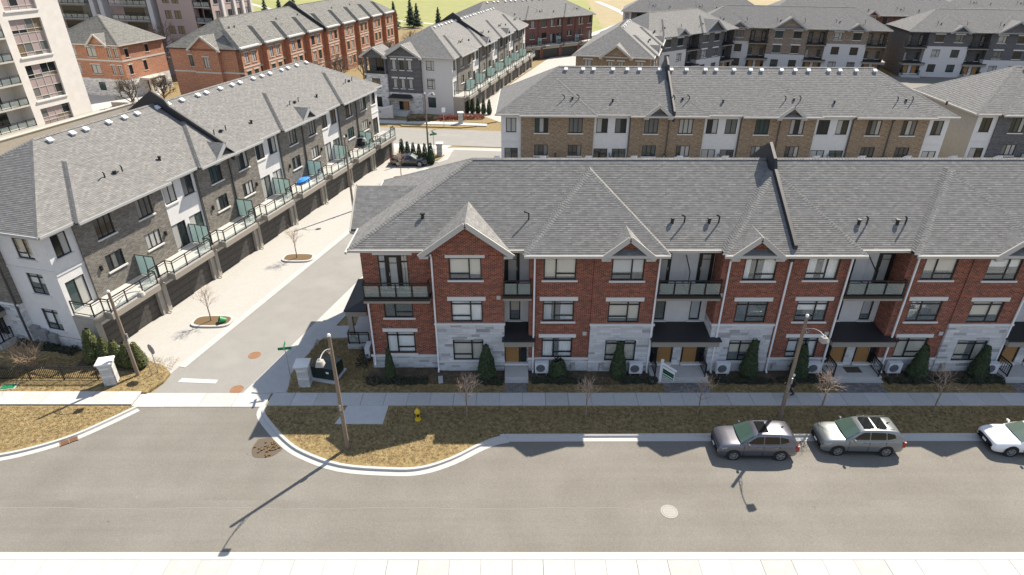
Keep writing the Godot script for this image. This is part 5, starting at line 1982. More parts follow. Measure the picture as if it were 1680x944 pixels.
	var bush := thing("bare_shrub", "big bare many stemmed shrub behind the black fence", "shrub", Vector3(-32.8, 0.1, -0.1))
	var mb := MB.new()
	var r := RandomNumberGenerator.new()
	r.seed = 77
	for i in 14:
		var an := i * 2.4
		branches(mb, Vector3(cos(an) * 0.12, 0, sin(an) * 0.12), Vector3(cos(an) * 0.55, 1.0, sin(an) * 0.55).normalized(), 1.35, 0.03, 2, r, 4, Color(.30, .22, .15), Color(.38, .28, .19), 0.1, 0.6)
	part(bush, "branches", mb.mesh(), "twig")
	var ds: Node3D
	var dl := [["dry twiggy shrub at the left end bed of the red row", -9.0, 1.6], ["dry twiggy shrub between the leftmost window cedar and the downspout", -6.0, 0.7], ["dry twiggy shrub right of the splash block", -3.4, 1.2], ["dry twiggy shrub between the first and second windows right of the single entrance", 5.3, 0.9], ["dry twiggy shrub left of the right lamp pole's cedar", 17.9, 1.3], ["dry twiggy shrub in the bed left of the rightmost stone bay", 28.3, 0.8]]
	for i in dl.size():
		if i == 0:
			ds = thing("dry_shrub", dl[i][0], "shrub", Vector3(dl[i][1], 0.1, dl[i][2]), 0, "dry shrubs in the beds of the red row")
			var db := MB.new()
			var dr := RandomNumberGenerator.new()
			dr.seed = 91
			for k in 10:
				branches(db, Vector3.ZERO, Vector3(cos(k * 2.4) * 0.8, 1.0, sin(k * 2.4) * 0.8).normalized(), 0.4, 0.014, 1, dr, 4, Color(.16, .11, .07), Color(.24, .17, .11), 0.05, 0.7)
			part(ds, "branches", db.mesh(), "twig")
		else:
			copy(ds, dl[i][0], Vector3(dl[i][1], 0.1, dl[i][2]), i * 70.0, 0.8 + 0.1 * (i % 4))
	# larger bare trees farther back
	var bg := "bare trees between the left row and the orange brick row"
	var big := bare_tree("bare_tree", "tall bare tree beside the orange brick house", Vector3(-72.5, 0, -103.0), 10.5, 2.6, 0.55, 0.3, 3, 4, 31, Color(.22, .17, .14), Color(.30, .21, .18))
	copy(big, "bare tree in front of the pink apartment building, right of the tall one", Vector3(-62.0, 0, -104.0), 120, 0.85)
	var dark := bare_tree("bare_tree", "dark bare tree by the low wall of the white tower", Vector3(-63.5, 0, -72.0), 6.0, 1.8, 0.9, 0.2, 3, 4, 41, Color(.06, .045, .035), Color(.22, .17, .11))
	copy(dark, "bare tree behind the left row's roof near the fire wall", Vector3(-60.5, 0, -76.5), 150, 0.9)
	var mid := bare_tree("bare_tree", "bare tree left of the far grey row's gabled corner", Vector3(-33.0, 0, -91.0), 6.5, 2.0, 0.6, 0.2, 3, 4, 51, Color(.13, .10, .08), Color(.24, .17, .11), bg)
	copy(mid, "bare tree right in front of the orange brick row's middle", Vector3(-36.5, 0, -88.0), 60, 0.9)
	copy(mid, "bare tree at the near end of the orange brick row, behind the left row's roof", Vector3(-41.5, 0, -80.0), 150, 0.85)
	copy(mid, "bare tree between the orange brick row and the far row's end wall", Vector3(-30.0, 0, -97.0), 230, 0.95)
	copy(mid, "bare tree along the orange brick row toward the park", Vector3(-27.0, 0, -112.0), 300, 0.95)
	copy(mid, "farthest bare tree along the orange brick row", Vector3(-24.0, 0, -126.0), 20, 1.0)
	# park spruces
	var sp: Node3D
	var sm := spruce_mesh(9.0, 2.5, 61)
	var spots := [[-39.1, -190, 1.0, "spruce left of the pair on the park edge"], [-34.5, -196, 1.05, "left spruce of the close pair on the park edge"], [-32.0, -193, .9, "right spruce of the close pair on the park edge"], [-24.5, -190, .8, "rightmost spruce on the park edge above the far grey row"], [-43.0, -186, .8, "spruce nearest the far end of the orange brick row"], [-96.0, -230, .8, "leftmost spruce of the three beyond the orange brick row's roof"], [-91.0, -232, .85, "middle spruce of the three beyond the orange brick row's roof"], [-86.5, -236, .85, "rightmost spruce of the three beyond the orange brick row's roof"]]
	for i in spots.size():
		var q: Array = spots[i]
		if i == 0:
			sp = plant("spruce_tree", q[3], "tree", Vector3(q[0], 0, q[1]), sm, 6.0, "spruces at the edge of the park")
		else:
			copy(sp, q[3], Vector3(q[0], 0, q[1]), i * 67.0, q[2])


func islands() -> void:
	for q: Array in [[-23.0, -6.3, 1.55], [-19.7, -17.3, 1.45], [-13.4, -39.5, 1.45]]:
		var o := []
		var i2 := []
		for k in 20:
			var a := TAU * k / 20
			var sx := pow(absf(cos(a)), 0.6) * signf(cos(a))
			var sz := pow(absf(sin(a)), 0.6) * signf(sin(a))
			o.append(V(q[0] + sx * q[2], q[1] + sz * 0.85))
			i2.append(V(q[0] + sx * (q[2] - 0.2), q[1] + sz * 0.65))
		var n := Node3D.new()
		n.name = "tree_island"
		add_child(n, true)
		n.set_meta("kind", "structure")
		var mb := MB.new()
		prism(mb, o, 0.0, 0.14)
		part(n, "kerb", mb.mesh(), "curb_stone")
		var ms := MB.new()
		prism(ms, i2, 0.145, 0.15)
		part(n, "mulch", ms.mesh(), "mulch")


# ---------------------------------------------------------------- street furniture

func lamp_pole(label: String, at: Vector3, h: float, arm: float, reach: float, m := "pole_wood") -> void:
	var o := thing("lamp_pole", label, "street lamp", at, arm, "wooden street lamp poles")
	var mb := MB.new()
	mb.tube(Vector3(0, -0.1, 0), Vector3(0, h, 0), 0.125, 0.09, 12)
	part(o, "pole", mb.mesh(), m)
	var ab := MB.new()      # local +x is the way the arm points
	var p0 := Vector3(0.08, h - 0.75, 0)
	var pts := []
	for i in 9:
		var f := i / 8.0
		pts.append(p0 + Vector3(reach * f, 0.62 * sin(f * PI * 0.62), 0))
	for i in 8:
		ab.tube(pts[i], pts[i + 1], 0.032, 0.03, 7, false)
	ab.tube(Vector3(0.08, h - 1.15, 0), p0 + Vector3(reach * 0.42, 0.45, 0), 0.014, 0.014, 5)
	for i in 9:
		var a := TAU * i / 8.0
		var b := TAU * (i + 1) / 8.0
		ab.tube(Vector3(0.34 + 0.13 * cos(a), h - 0.72 + 0.13 * sin(a), 0), Vector3(0.34 + 0.13 * cos(b), h - 0.72 + 0.13 * sin(b), 0), 0.014, 0.014, 4, false)
	part(o, "arm", ab.mesh(), "grey_metal")
	var e: Vector3 = pts[8]
	var hb := MB.new()
	hb.lathe([[0.25, -0.32], [0.28, -0.29], [0.27, -0.24], [0.2, -0.02], [0.09, 0.05], [0.05, 0.1], [0.0, 0.11]], 4, Transform3D(Basis(Vector3.UP, PI / 4), e))
	var head := part(o, "lamp_head", hb.mesh(), "iron_light")
	var lb := MB.new()
	lb.bx(-0.16, 0.16, -0.31, -0.28, -0.16, 0.16, Transform3D(Basis(), e))
	part(head, "lens", lb.mesh(), "ac_dark")
	var cb := MB.new()
	cb.lathe([[0.09, 0], [0.09, 0.1], [0.05, 0.15], [0, 0.16]], 10, T(0, h, 0))
	part(o, "photocell", cb.mesh(), "sign_white")
	var bb := MB.new()
	for y: float in [2.2, 2.6]:
		bb.tube(Vector3(0, y, 0), Vector3(0, y + 0.05, 0), 0.132, 0.132, 12, false)
	bb.bx(0.12, 0.2, 2.9, 3.3, -0.05, 0.05)
	part(o, "clamp", bb.mesh(), "grey_metal")


func pillar(label: String, at: Vector3, turn: float) -> void:
	var o := thing("entry_pillar", label, "pillar", at, turn, "stone entry pillars")
	var y := 0.0
	for i in 8:
		var mb := MB.new()
		var w := 0.36 if i < 7 else 0.40
		for q: Array in ([[-w, -0.04], [-0.03, w]] if i % 2 else [[-w, 0.09], [0.1, w]]):
			mb.bx(q[0], q[1], y + 0.006, y + 0.2, -w, w)
		part(o, "stone_block", mb.mesh(), ["limestone", "concrete_b", "concrete"][i % 3])
		y += 0.206
	var cp := MB.new()
	cp.lathe([[0.58, y], [0.68, y + 0.02], [0.68, y + 0.12], [0.55, y + 0.15], [0.0, y + 0.28]], 4, Transform3D(Basis(Vector3.UP, PI / 4), Vector3.ZERO))
	part(o, "cap", cp.mesh(), "lintel")


func furniture() -> void:
	lamp_pole("tall wooden lamp pole at the kerb curve with its lamp over the main road", Vector3(-9.44, 0.1, 7.47), 7.7, -90, 1.8)
	lamp_pole("wooden lamp pole between the first parked car and the sidewalk", Vector3(16.27, 0.1, 5.07), 7.4, -82, 1.7)
	lamp_pole("wooden lamp pole beside the white pillar at the left corner", Vector3(-25.12, 0.1, 0.56), 6.4, 12, 1.7)
	lamp_pole("lamp pole halfway along the side street behind the red row's roof corner", Vector3(-17.2, 0.05, -29.0), 8.0, 8, 1.9)
	lamp_pole("dark lamp pole beside the far cedars at the cross street", Vector3(-11.3, 0.05, -48.4), 8.3, 60, 1.6)
	pillar("white stone pillar with a flat cap at the end of the black fence", Vector3(-26.4, 0.1, 1.35), 15)
	pillar("pale stone pillar beside the green utility box", Vector3(-13.55, 0.1, 1.55), 4)
	pillar("stone pillar at the far corner beside the six cedars", Vector3(-9.8, 0.1, -48.6), 0)
	pillar("small white pillar in front of the red shrub border", Vector3(-8.2, 0.1, -65.9), 8)
	# utility box
	var o := thing("utility_box", "dark green utility transformer box on a pale concrete base behind the tall pole", "utility box", Vector3(-12.35, 0.1, 0.55), -14)
	var mb := MB.new()
	mb.bx(-0.95, 0.95, 0, 0.12, -0.85, 0.85)
	part(o, "base", mb.mesh(), "concrete_b")
	mb = MB.new()
	mb.bx(-0.8, 0.8, 0.12, 1.0, -0.7, 0.6)
	mb.face([Vector3(-0.8, 1.0, 0.6), Vector3(0.8, 1.0, 0.6), Vector3(0.8, 1.12, -0.1), Vector3(-0.8, 1.12, -0.1)])
	mb.face([Vector3(-0.8, 1.12, -0.1), Vector3(0.8, 1.12, -0.1), Vector3(0.8, 1.0, -0.7), Vector3(-0.8, 1.0, -0.7)])
	part(o, "cabinet", mb.mesh(), "box_green")
	mb = MB.new()
	mb.bx(-0.01, 0.01, 0.2, 0.95, 0.6, 0.615)
	mb.bx(-0.76, 0.76, 0.92, 0.95, 0.6, 0.612)
	part(o, "door_seam", mb.mesh(), "black")
	part(o, "warning_label", boxm(0.2, 0.14, 0.006), "sign_white", T(0.35, 0.6, 0.601))
	# street sign
	o = thing("street_sign", "green street name blades on a thin post beside the pale pillar", "sign", Vector3(-14.55, 0.1, 1.35), 10)
	mb = MB.new()
	mb.tube(Vector3.ZERO, Vector3(0, 2.75, 0), 0.03, 0.03, 7)
	part(o, "post", mb.mesh(), "steel")
	mb = MB.new()
	mb.bx(-0.42, 0.42, 2.62, 2.82, -0.012, 0.012)
	mb.bx(-0.012, 0.012, 2.83, 3.03, -0.42, 0.42)
	part(o, "name_blade", mb.mesh(), "sign_green")
	o = thing("street_sign", "far green street name blades by the pillar at the cross street", "sign", Vector3(-10.6, 0.1, -49.0), 30)
	mb = MB.new()
	mb.tube(Vector3.ZERO, Vector3(0, 2.9, 0), 0.04, 0.04, 6)
	part(o, "post", mb.mesh(), "steel")
	mb = MB.new()
	mb.bx(-0.5, 0.5, 2.7, 2.95, -0.015, 0.015)
	mb.bx(-0.015, 0.015, 2.96, 3.2, -0.5, 0.5)
	part(o, "name_blade", mb.mesh(), "sign_green")
	o = thing("stop_sign", "stop sign seen from behind at the left corner of the side street", "sign", Vector3(-23.9, 0.1, 0.29), 148)
	mb = MB.new()
	mb.tube(Vector3.ZERO, Vector3(0, 2.2, 0), 0.03, 0.03, 7)
	part(o, "post", mb.mesh(), "steel")
	mb = MB.new()
	mb.lathe([[0.38, -0.008], [0.38, 0.008], [0, 0.009]], 8, Transform3D(Basis(Vector3.RIGHT, PI / 2) * Basis(Vector3.UP, PI / 8), Vector3(0, 1.9, 0.045)))
	part(o, "face", mb.mesh(), "lamp_red")
	mb = MB.new()
	mb.lathe([[0.39, -0.004], [0.39, 0.004], [0, 0.005]], 8, Transform3D(Basis(Vector3.RIGHT, -PI / 2) * Basis(Vector3.UP, PI / 8), Vector3(0, 1.9, 0.032)))
	part(o, "back_plate", mb.mesh(), "steel")
	var tm := TextMesh.new()
	var fnt := SystemFont.new()
	fnt.font_names = PackedStringArray(["Droid Sans"])
	tm.font = fnt
	tm.text = "STOP"
	tm.font_size = 26
	tm.pixel_size = 0.008
	tm.depth = 0.006
	part(o, "lettering", tm, "sign_white", T(0, 1.9, 0.06))
	o = thing("marker_post", "thin grey marker post in the grass next to the stop sign", "post", Vector3(-24.15, 0.1, 0.6))
	mb = MB.new()
	mb.tube(Vector3.ZERO, Vector3(-0.04, 1.15, 0), 0.03, 0.03, 6)
	part(o, "shaft", mb.mesh(), "steel")
	part(o, "cap", boxm(0.08, 0.08, 0.06), "grey_metal", T(-0.04, 1.13, -0.03))
	o = thing("post_sign", "small pale sign on a thin post across the cross street", "sign", Vector3(-10.7, 0.1, -64.0), 20)
	mb = MB.new()
	mb.tube(Vector3.ZERO, Vector3(0, 2.8, 0), 0.05, 0.05, 6)
	part(o, "post", mb.mesh(), "steel")
	part(o, "plate", boxm(0.6, 0.7, 0.03), "sign_white", T(0, 2.2, 0.05))
	o = thing("post_sign", "thin post with a white plate in front of the orange brick house", "sign", Vector3(-66.2, 0, -78.5), 40)
	mb = MB.new()
	mb.tube(Vector3.ZERO, Vector3(-0.2, 6.5, 0), 0.09, 0.07, 6)
	part(o, "post", mb.mesh(), "steel")
	part(o, "plate", boxm(0.6, 0.9, 0.05), "sign_white", T(-0.05, 2.8, 0.06))
	# hydrant
	o = thing("fire_hydrant", "yellow fire hydrant with black outlet caps on the boulevard", "hydrant", Vector3(-5.72, 0.12, 5.05), 15)
	mb = MB.new()
	mb.lathe([[0.2, 0], [0.2, 0.06], [0.13, 0.08], [0.125, 0.55], [0.19, 0.57], [0.19, 0.63], [0.15, 0.65], [0.14, 0.72], [0.08, 0.82], [0.04, 0.84], [0.04, 0.9], [0, 0.9]], 12)
	part(o, "barrel", mb.mesh(), "yellow")
	mb = MB.new()
	for a: float in [0.0, 90.0, 180.0]:
		var d := Vector3(cos(deg_to_rad(a)), 0, sin(deg_to_rad(a)))
		mb.tube(Vector3(0, 0.46, 0), Vector3(0, 0.46, 0) + d * 0.22, 0.085 if a == 90.0 else 0.06, 0.085 if a == 90.0 else 0.06, 8)
	part(o, "outlet", mb.mesh(), "black")
	# iron work in the road
	var rd := [["rusty round manhole cover halfway down the side street mouth", -18.2, -1.9, "rust"], ["rusty round manhole cover nearest the sidewalk crossing", -17.97, 1.95, "rust"], ["pale round manhole cover in the middle of the main road", 8.07, 11.95, "iron_light"]]
	for q: Array in rd:
		o = thing("manhole_cover", q[0], "manhole", Vector3(q[1], 0.006, q[2]))
		mb = MB.new()
		mb.lathe([[0.44, 0], [0.44, 0.008], [0.36, 0.010]], 20)
		part(o, "ring", mb.mesh(), q[3])
		mb = MB.new()
		mb.lathe([[0.345, 0.0], [0.345, 0.009], [0.0, 0.011]], 20)
		for i in 5:
			mb.bx(-0.22, 0.22, 0.009, 0.015, -0.2 + i * 0.1 - 0.012, -0.2 + i * 0.1 + 0.012)
		part(o, "lid", mb.mesh(), q[3])
	o = thing("storm_drain", "rusty storm drain grate in the gutter at the left kerb", "drain", Vector3(-26.0, 0.015, 6.7), 38)
	mb = MB.new()
	for i in 8:
		mb.bx(-0.42, 0.42, 0, 0.03, -0.3 + i * 0.08, -0.26 + i * 0.08)
	mb.bx(-0.45, -0.41, 0, 0.031, -0.32, 0.36)
	mb.bx(0.41, 0.45, 0, 0.031, -0.32, 0.36)
	mb.bx(-0.02, 0.02, 0, 0.031, -0.32, 0.36)
	part(o, "grate", mb.mesh(), "rust")
	mb = MB.new()
	mb.bx(-0.4, 0.4, -0.02, 0.004, -0.3, 0.34)
	part(o, "pit", mb.mesh(), "black")
	# air conditioners
	var ac := thing("air_conditioner", "white air conditioner beside the single entrance, leftmost on the front wall", "air conditioner", Vector3(1.98, 0.35, 0.5), 0, "air conditioners along the red row")
	mb = MB.new()
	mb.bx(-0.44, 0.44, 0, 0.78, -0.17, 0.17)
	mb.bx(-0.45, 0.45, 0.78, 0.8, -0.18, 0.18)
	part(ac, "casing", mb.mesh(), "ac_white")
	mb = MB.new()
	mb.lathe([[0.3, 0], [0.3, 0.012], [0, 0.014]], 18, Transform3D(Basis(Vector3.RIGHT, PI / 2), Vector3(-0.08, 0.4, 0.17)))
	part(ac, "fan_guard", mb.mesh(), "ac_dark")
	mb = MB.new()
	for i in 5:
		var rr := 0.07 + i * 0.055
		for k in 14:
			var a := TAU * k / 14
			var c := TAU * (k + 1) / 14
			mb.tube(Vector3(-0.08 + cos(a) * rr, 0.4 + sin(a) * rr, 0.192), Vector3(-0.08 + cos(c) * rr, 0.4 + sin(c) * rr, 0.192), 0.006, 0.006, 3, false)
	part(ac, "fan_ring", mb.mesh(), "grey_metal")
	mb = MB.new()
	for x: float in [-0.32, 0.32]:
		mb.bx(x - 0.03, x + 0.03, -0.25, 0, -0.16, 0.16)
	part(ac, "foot", mb.mesh(), "grey_metal")
	copy(ac, "white air conditioner left of the double entrance behind the sale sign", Vector3(8.24, 0.35, 0.55))
	copy(ac, "white air conditioner right of the double entrance behind the sale sign", Vector3(14.05, 0.35, 0.55))
	copy(ac, "white air conditioner beside the cedar behind the right lamp pole", Vector3(20.1, 0.35, 0.5))
	copy(ac, "white air conditioner right of the entrance with the door mat", Vector3(25.5, 0.35, 0.5))
	copy(ac, "white air conditioner at the rightmost stone bay, half behind a broad cedar", Vector3(31.9, 0.35, 0.55))
	copy(ac, "white air conditioner around the left corner of the red row", Vector3(-10.0, 0.3, -1.6), -90)
	o = thing("door_mat", "grey brown door mat on the porch of the second double entrance", "mat", Vector3(22.9, 0.405, 0.35))
	part(o, "pile", boxm(1.0, 0.015, 0.6), "soil", T(0, 0, -0.3))
	part(o, "edge", boxm(1.06, 0.008, 0.66), "ac_dark", T(0, 0, -0.33))
	# sale sign
	o = thing("sale_sign", "white post with a hanging green, black and white sale panel on the front lawn", "sign", Vector3(9.75, 0.12, 1.35), -52)
	mb = MB.new()
	mb.bx(-0.06, 0.06, 0, 1.75, -0.06, 0.06)
	mb.bx(-0.08, 0.08, 1.75, 1.82, -0.08, 0.08)
	mb.bx(0.06, 1.15, 1.5, 1.6, -0.05, 0.05)
	part(o, "post", mb.mesh(), "sign_white")
	mb = MB.new()
	mb.bx(0.12, 1.05, 0.72, 1.4, -0.015, 0.015)
	part(o, "panel", mb.mesh(), "sign_white")
	mb = MB.new()
	mb.bx(0.14, 1.03, 0.9, 1.22, 0.0155, 0.018)
	mb.bx(0.14, 1.03, 0.9, 1.22, -0.018, -0.0155)
	part(o, "panel_print", mb.mesh(), "black")
	mb = MB.new()
	mb.bx(0.14, 1.03, 1.03, 1.1, 0.0185, 0.02)
	mb.bx(0.14, 1.03, 0.74, 0.84, 0.0155, 0.018)
	part(o, "panel_stripe", mb.mesh(), "plastic_green")
	# bucket
	o = thing("bucket", "tipped green plastic bucket in the driveway tree island", "bucket", Vector3(-22.1, 0.32, -6.1), 30)
	mb = MB.new()
	mb.lathe([[0.0, -0.22], [0.19, -0.22], [0.25, 0.26], [0.27, 0.26], [0.27, 0.2], [0.24, 0.2]], 14, Transform3D(Basis(Vector3(0, 0, 1), 1.1), Vector3.ZERO))
	part(o, "tub", mb.mesh(), "plastic_green")
	o = thing("valve_box", "flat green utility lid on the grass at the left edge", "lid", Vector3(-32.9, 0.125, 1.85), 8)
	part(o, "frame", boxm(0.95, 0.03, 0.6), "concrete_c", T(0, 0, -0.3))
	part(o, "lid", boxm(0.8, 0.05, 0.46), "sign_green", T(0, 0.005, -0.23))
	o = thing("splash_block", "pale splash block under the downspout left of the single entrance", "splash block", Vector3(-4.75, 0.13, 1.05), 8)
	part(o, "tray", boxm(0.3, 0.06, 0.75), "concrete_b", T(0, 0, -0.3))
	part(o, "lip", boxm(0.22, 0.01, 0.6), "concrete_c", T(0, 0.061, -0.25))
	# roof deck things on the left row
	o = thing("deck_cover", "bright blue covered item on a roof deck of the left row", "cover", Vector3(-22.2, 3.16, -29.3), 70)
	mb = MB.new()
	mb.lathe([[0.85, 0], [0.8, 0.25], [0.5, 0.42], [0.3, 0.38], [0, 0.45]], 9, Transform3D(Basis().scaled(Vector3(1.2, 1, 0.6)), Vector3.ZERO))
	part(o, "tarp", mb.mesh(), "blue_cloth")
	part(o, "box_under", boxm(1.2, 0.2, 0.6), "grey_metal", T(0, 0, -0.3))
	o = thing("barbecue", "black barbecue with a rounded lid on the farthest roof deck of the left row", "barbecue", Vector3(-18.8, 3.16, -43.0), 75)
	mb = MB.new()
	mb.bx(-0.6, 0.6, 0.1, 0.85, -0.3, 0.3)
	part(o, "cabinet", mb.mesh(), "black")
	mb = MB.new()
	mb.lathe([[0.3, -0.45], [0.32, -0.4], [0.32, 0.4], [0.3, 0.45], [0, 0.45]], 14, Transform3D(Basis(Vector3(0, 0, 1), PI / 2), Vector3(0, 0.9, 0)))
	part(o, "lid", mb.mesh(), "black")
	o = thing("patio_table", "square grey patio table on the end deck of the left row", "table", Vector3(-16.6, 3.16, -45.9), 75)
	part(o, "table_top", boxm(2.0, 0.06, 1.2), "grey_trim", T(0, 0.72, -0.6))
	for q: Array in [[-.9, -.5], [.9, -.5], [-.9, .5], [.9, .5]]:
		part(o, "leg", boxm(0.06, 0.72, 0.06), "black", T(q[0], 0, q[1] - 0.03))
	# the low sign wall across the cross street
	o = thing("sign_wall", "low pale stone sign wall with dark letters at the far row's corner", "sign", Vector3(-21.6, 0, -70.0), -4)
	mb = MB.new()
	var xs := [-2.0, -1.2, -0.4, 0.4, 1.2, 2.0]
	var hs := [1.9, 1.75, 1.55, 1.55, 1.75, 1.9]
	for i in 5:
		mb.face([Vector3(xs[i], 0, 0.3), Vector3(xs[i + 1], 0, 0.3), Vector3(xs[i + 1], hs[i + 1], 0.3), Vector3(xs[i], hs[i], 0.3)])
		mb.face([Vector3(xs[i], hs[i], 0.3), Vector3(xs[i + 1], hs[i + 1], 0.3), Vector3(xs[i + 1], hs[i + 1], -0.3), Vector3(xs[i], hs[i], -0.3)])
		mb.face([Vector3(xs[i + 1], 0, -0.3), Vector3(xs[i], 0, -0.3), Vector3(xs[i], hs[i], -0.3), Vector3(xs[i + 1], hs[i + 1], -0.3)])
	mb.face([Vector3(2, 0, 0.3), Vector3(2, 0, -0.3), Vector3(2, 1.9, -0.3), Vector3(2, 1.9, 0.3)])
	mb.face([Vector3(-2, 0, -0.3), Vector3(-2, 0, 0.3), Vector3(-2, 1.9, 0.3), Vector3(-2, 1.9, -0.3)])
	part(o, "body", mb.mesh(), "pale_block")
	mb = MB.new()
	for i in 5:
		mb.beam(Vector3(xs[i], hs[i] + 0.06, 0), Vector3(xs[i + 1], hs[i + 1] + 0.06, 0), 0.8, 0.14)
	part(o, "coping", mb.mesh(), "lintel")
	var t2 := TextMesh.new()
	t2.font = fnt
	t2.text = "ILLA"
	t2.font_size = 40
	t2.pixel_size = 0.014
	t2.depth = 0.03
	part(o, "lettering", t2, "black", T(-0.5, 1.05, 0.32))
	# black iron fence
	var f := thing("iron_fence", "black iron picket fence along the sidewalk on the left lawn", "fence", Vector3(-36.5, 0.1, 1.05), 0)
	var lenf := 9.6
	mb = MB.new()
	for y: float in [0.14, 0.9, 1.05]:
		mb.bx(0, lenf, y - 0.02, y + 0.025, -0.022, 0.022)
	part(f, "rail", mb.mesh(), "frame_black")
	var k := 0
	var x := 0.0
	while x < lenf - 0.02:
		if k % 18 == 0:
			part(f, "post", boxm(0.07, 1.25, 0.07), "frame_black", T(x, -0.05, -0.035))
		else:
			part(f, "picket", boxm(0.03, 0.98, 0.03), "frame_black", T(x, 0.08, -0.01))
		x += 0.125
		k += 1


# ---------------------------------------------------------------- cars

func car(label: String, s: Dictionary, paint: StandardMaterial3D, at: Vector3, turn: float) -> Node3D:
	var o := thing("parked_car", label, "car", at, turn)
	var L: float = s.l
	var hw: float = s.w / 2
	var H: float = s.h
	var belt: float = s.belt
	var hood: float = s.hood
	var st := [[-.5, .38, .62, .70], [-.494, .27, .74, .82], [-.47, .22, hood - .13, .92], [-.42, .2, hood - .05, .97], [-.34, .2, hood, .995], [-.22, .2, belt - .03, 1.0], [-.1, .2, belt, 1.0], [.1, .2, belt, 1.0], [.3, .2, belt + .02, 1.0], [.40, .21, s.tail, .985], [.46, .24, s.tail - .03, .95], [.49, .3, s.tail - .10, .88], [.5, .42, s.tail - .3, .80]]
	var rows := []
	for q: Array in st:
		var x: float = q[0] * L
		var w: float = hw * q[3]
		var yb: float = q[1]
		var yt: float = q[2]
		var mid := lerpf(yb, yt, 0.55)
		var half := [Vector3(x, yb, w * 0.86), Vector3(x, yb + 0.06, w * 0.96), Vector3(x, mid - 0.08, w * 0.985), Vector3(x, mid + 0.08, w), Vector3(x, yt - 0.09, w * 0.965), Vector3(x, yt - 0.02, w * 0.90), Vector3(x, yt + 0.012, w * 0.78), Vector3(x, yt + 0.035, w * 0.4)]
		var row := []
		for p: Vector3 in half:
			row.append(p)
		for i in range(7, -1, -1):
			row.append(Vector3(half[i].x, half[i].y, -half[i].z))
		rows.append(row)
	var mb := MB.new()
	mb.grid(rows, true)
	for e: Array in [[rows[0], -1.0], [rows[-1], 1.0]]:
		var poly: Array = e[0].duplicate()
		mb.face(poly, Vector3(e[1], 0, 0))
	var body := part(o, "body", mb.mesh(), paint)
	# cabin
	var wb := hw * 0.90
	var wt := hw * 0.69
	var prof: Array = s.cabin       # [x fraction, y]
	rows = []
	for q: Array in prof:
		var x: float = q[0] * L
		var yt: float = q[1]
		var k := clampf((yt - belt) / (H - belt), 0.0, 1.0)
		var w := lerpf(wb, wt, k)
		var row := [Vector3(x, belt - 0.06, wb + 0.01), Vector3(x, lerpf(belt, yt, 0.5) - 0.03, lerpf(wb, w, 0.5)), Vector3(x, yt - 0.05 * k, w), Vector3(x, yt - 0.012, w - 0.05), Vector3(x, yt + 0.02 * k, w * 0.5)]
		for i in range(4, -1, -1):
			row.append(Vector3(row[i].x, row[i].y, -row[i].z))
		rows.append(row)
	mb = MB.new()
	mb.grid(rows, true)
	part(body, "cabin", mb.mesh(), paint)
	var zat := func(y: float) -> float: return lerpf(wb, wt, clampf((y - belt) / (H - belt), 0.0, 1.0))
	var g := MB.new()
	var a0: Array = prof[0]
	var a1: Array = prof[s.ws]
	var quad := []
	for q: Array in [[0.06, 0.97], [0.93, 0.97]]:
		var x := lerpf(a0[0] * L, a1[0] * L, q[0])
		var y := lerpf(a0[1], a1[1], q[0])
		quad.append(Vector3(x - 0.015, y + 0.025, zat.call(y) * 0.93))
		quad.append(Vector3(x - 0.015, y + 0.025, -zat.call(y) * 0.93))
	for j in 6:
		var f := lerpf(-1.0, 1.0, j / 6.0)
		var f2 := lerpf(-1.0, 1.0, (j + 1) / 6.0)
		var bow := func(t: float) -> Vector3: return Vector3(-0.05 * (1.0 - t * t), 0.045 * (1.0 - t * t), 0)
		g.face([Vector3(quad[0].x, quad[0].y, quad[0].z * f) + bow.call(f), Vector3(quad[0].x, quad[0].y, quad[0].z * f2) + bow.call(f2), Vector3(quad[2].x, quad[2].y, quad[2].z * f2) + bow.call(f2), Vector3(quad[2].x, quad[2].y, quad[2].z * f) + bow.call(f)])
	part(o, "windshield", g.mesh(), "car_glass")
	a0 = prof[-1]
	a1 = prof[s.rw]
	g = MB.new()
	var lo := Vector3(lerpf(a1[0], a0[0], 0.85) * L + 0.02, lerpf(a1[1], a0[1], 0.85) + 0.02, 0)
	var up := Vector3(lerpf(a1[0], a0[0], 0.12) * L + 0.02, lerpf(a1[1], a0[1], 0.12) + 0.025, 0)
	var zl: float = zat.call(lo.y) * 0.88
	var zu: float = zat.call(up.y) * 0.9
	g.face([lo + Vector3(0, 0, zl), lo - Vector3(0, 0, zl), up - Vector3(0, 0, zu), up + Vector3(0, 0, zu)])
	part(o, "rear_window", g.mesh(), "car_glass")
	for sd: float in [-1.0, 1.0]:
		for q: Array in s.sides:       # side windows: [x, y] points
			g = MB.new()
			var pl := []
			for p: Array in q:
				var y: float = lerpf(belt + 0.03, H - 0.13, p[1])
				pl.append(Vector3(p[0] * L, y, sd * (zat.call(y) + 0.014)))
			if sd < 0:
				pl.reverse()
			g.face(pl)
			part(o, "side_window", g.mesh(), "car_dark_glass")
		g = MB.new()
		g.lathe([[0.0, -0.1], [0.07, -0.09], [0.1, 0.0], [0.08, 0.08], [0.0, 0.1]], 8, Transform3D(Basis(Vector3.RIGHT, PI / 2).scaled(Vector3(0.8, 0.9, 1.1)), Vector3(-0.15 * L, belt + 0.1, sd * (hw + 0.08))))
		part(o, "wing_mirror", g.mesh(), paint)
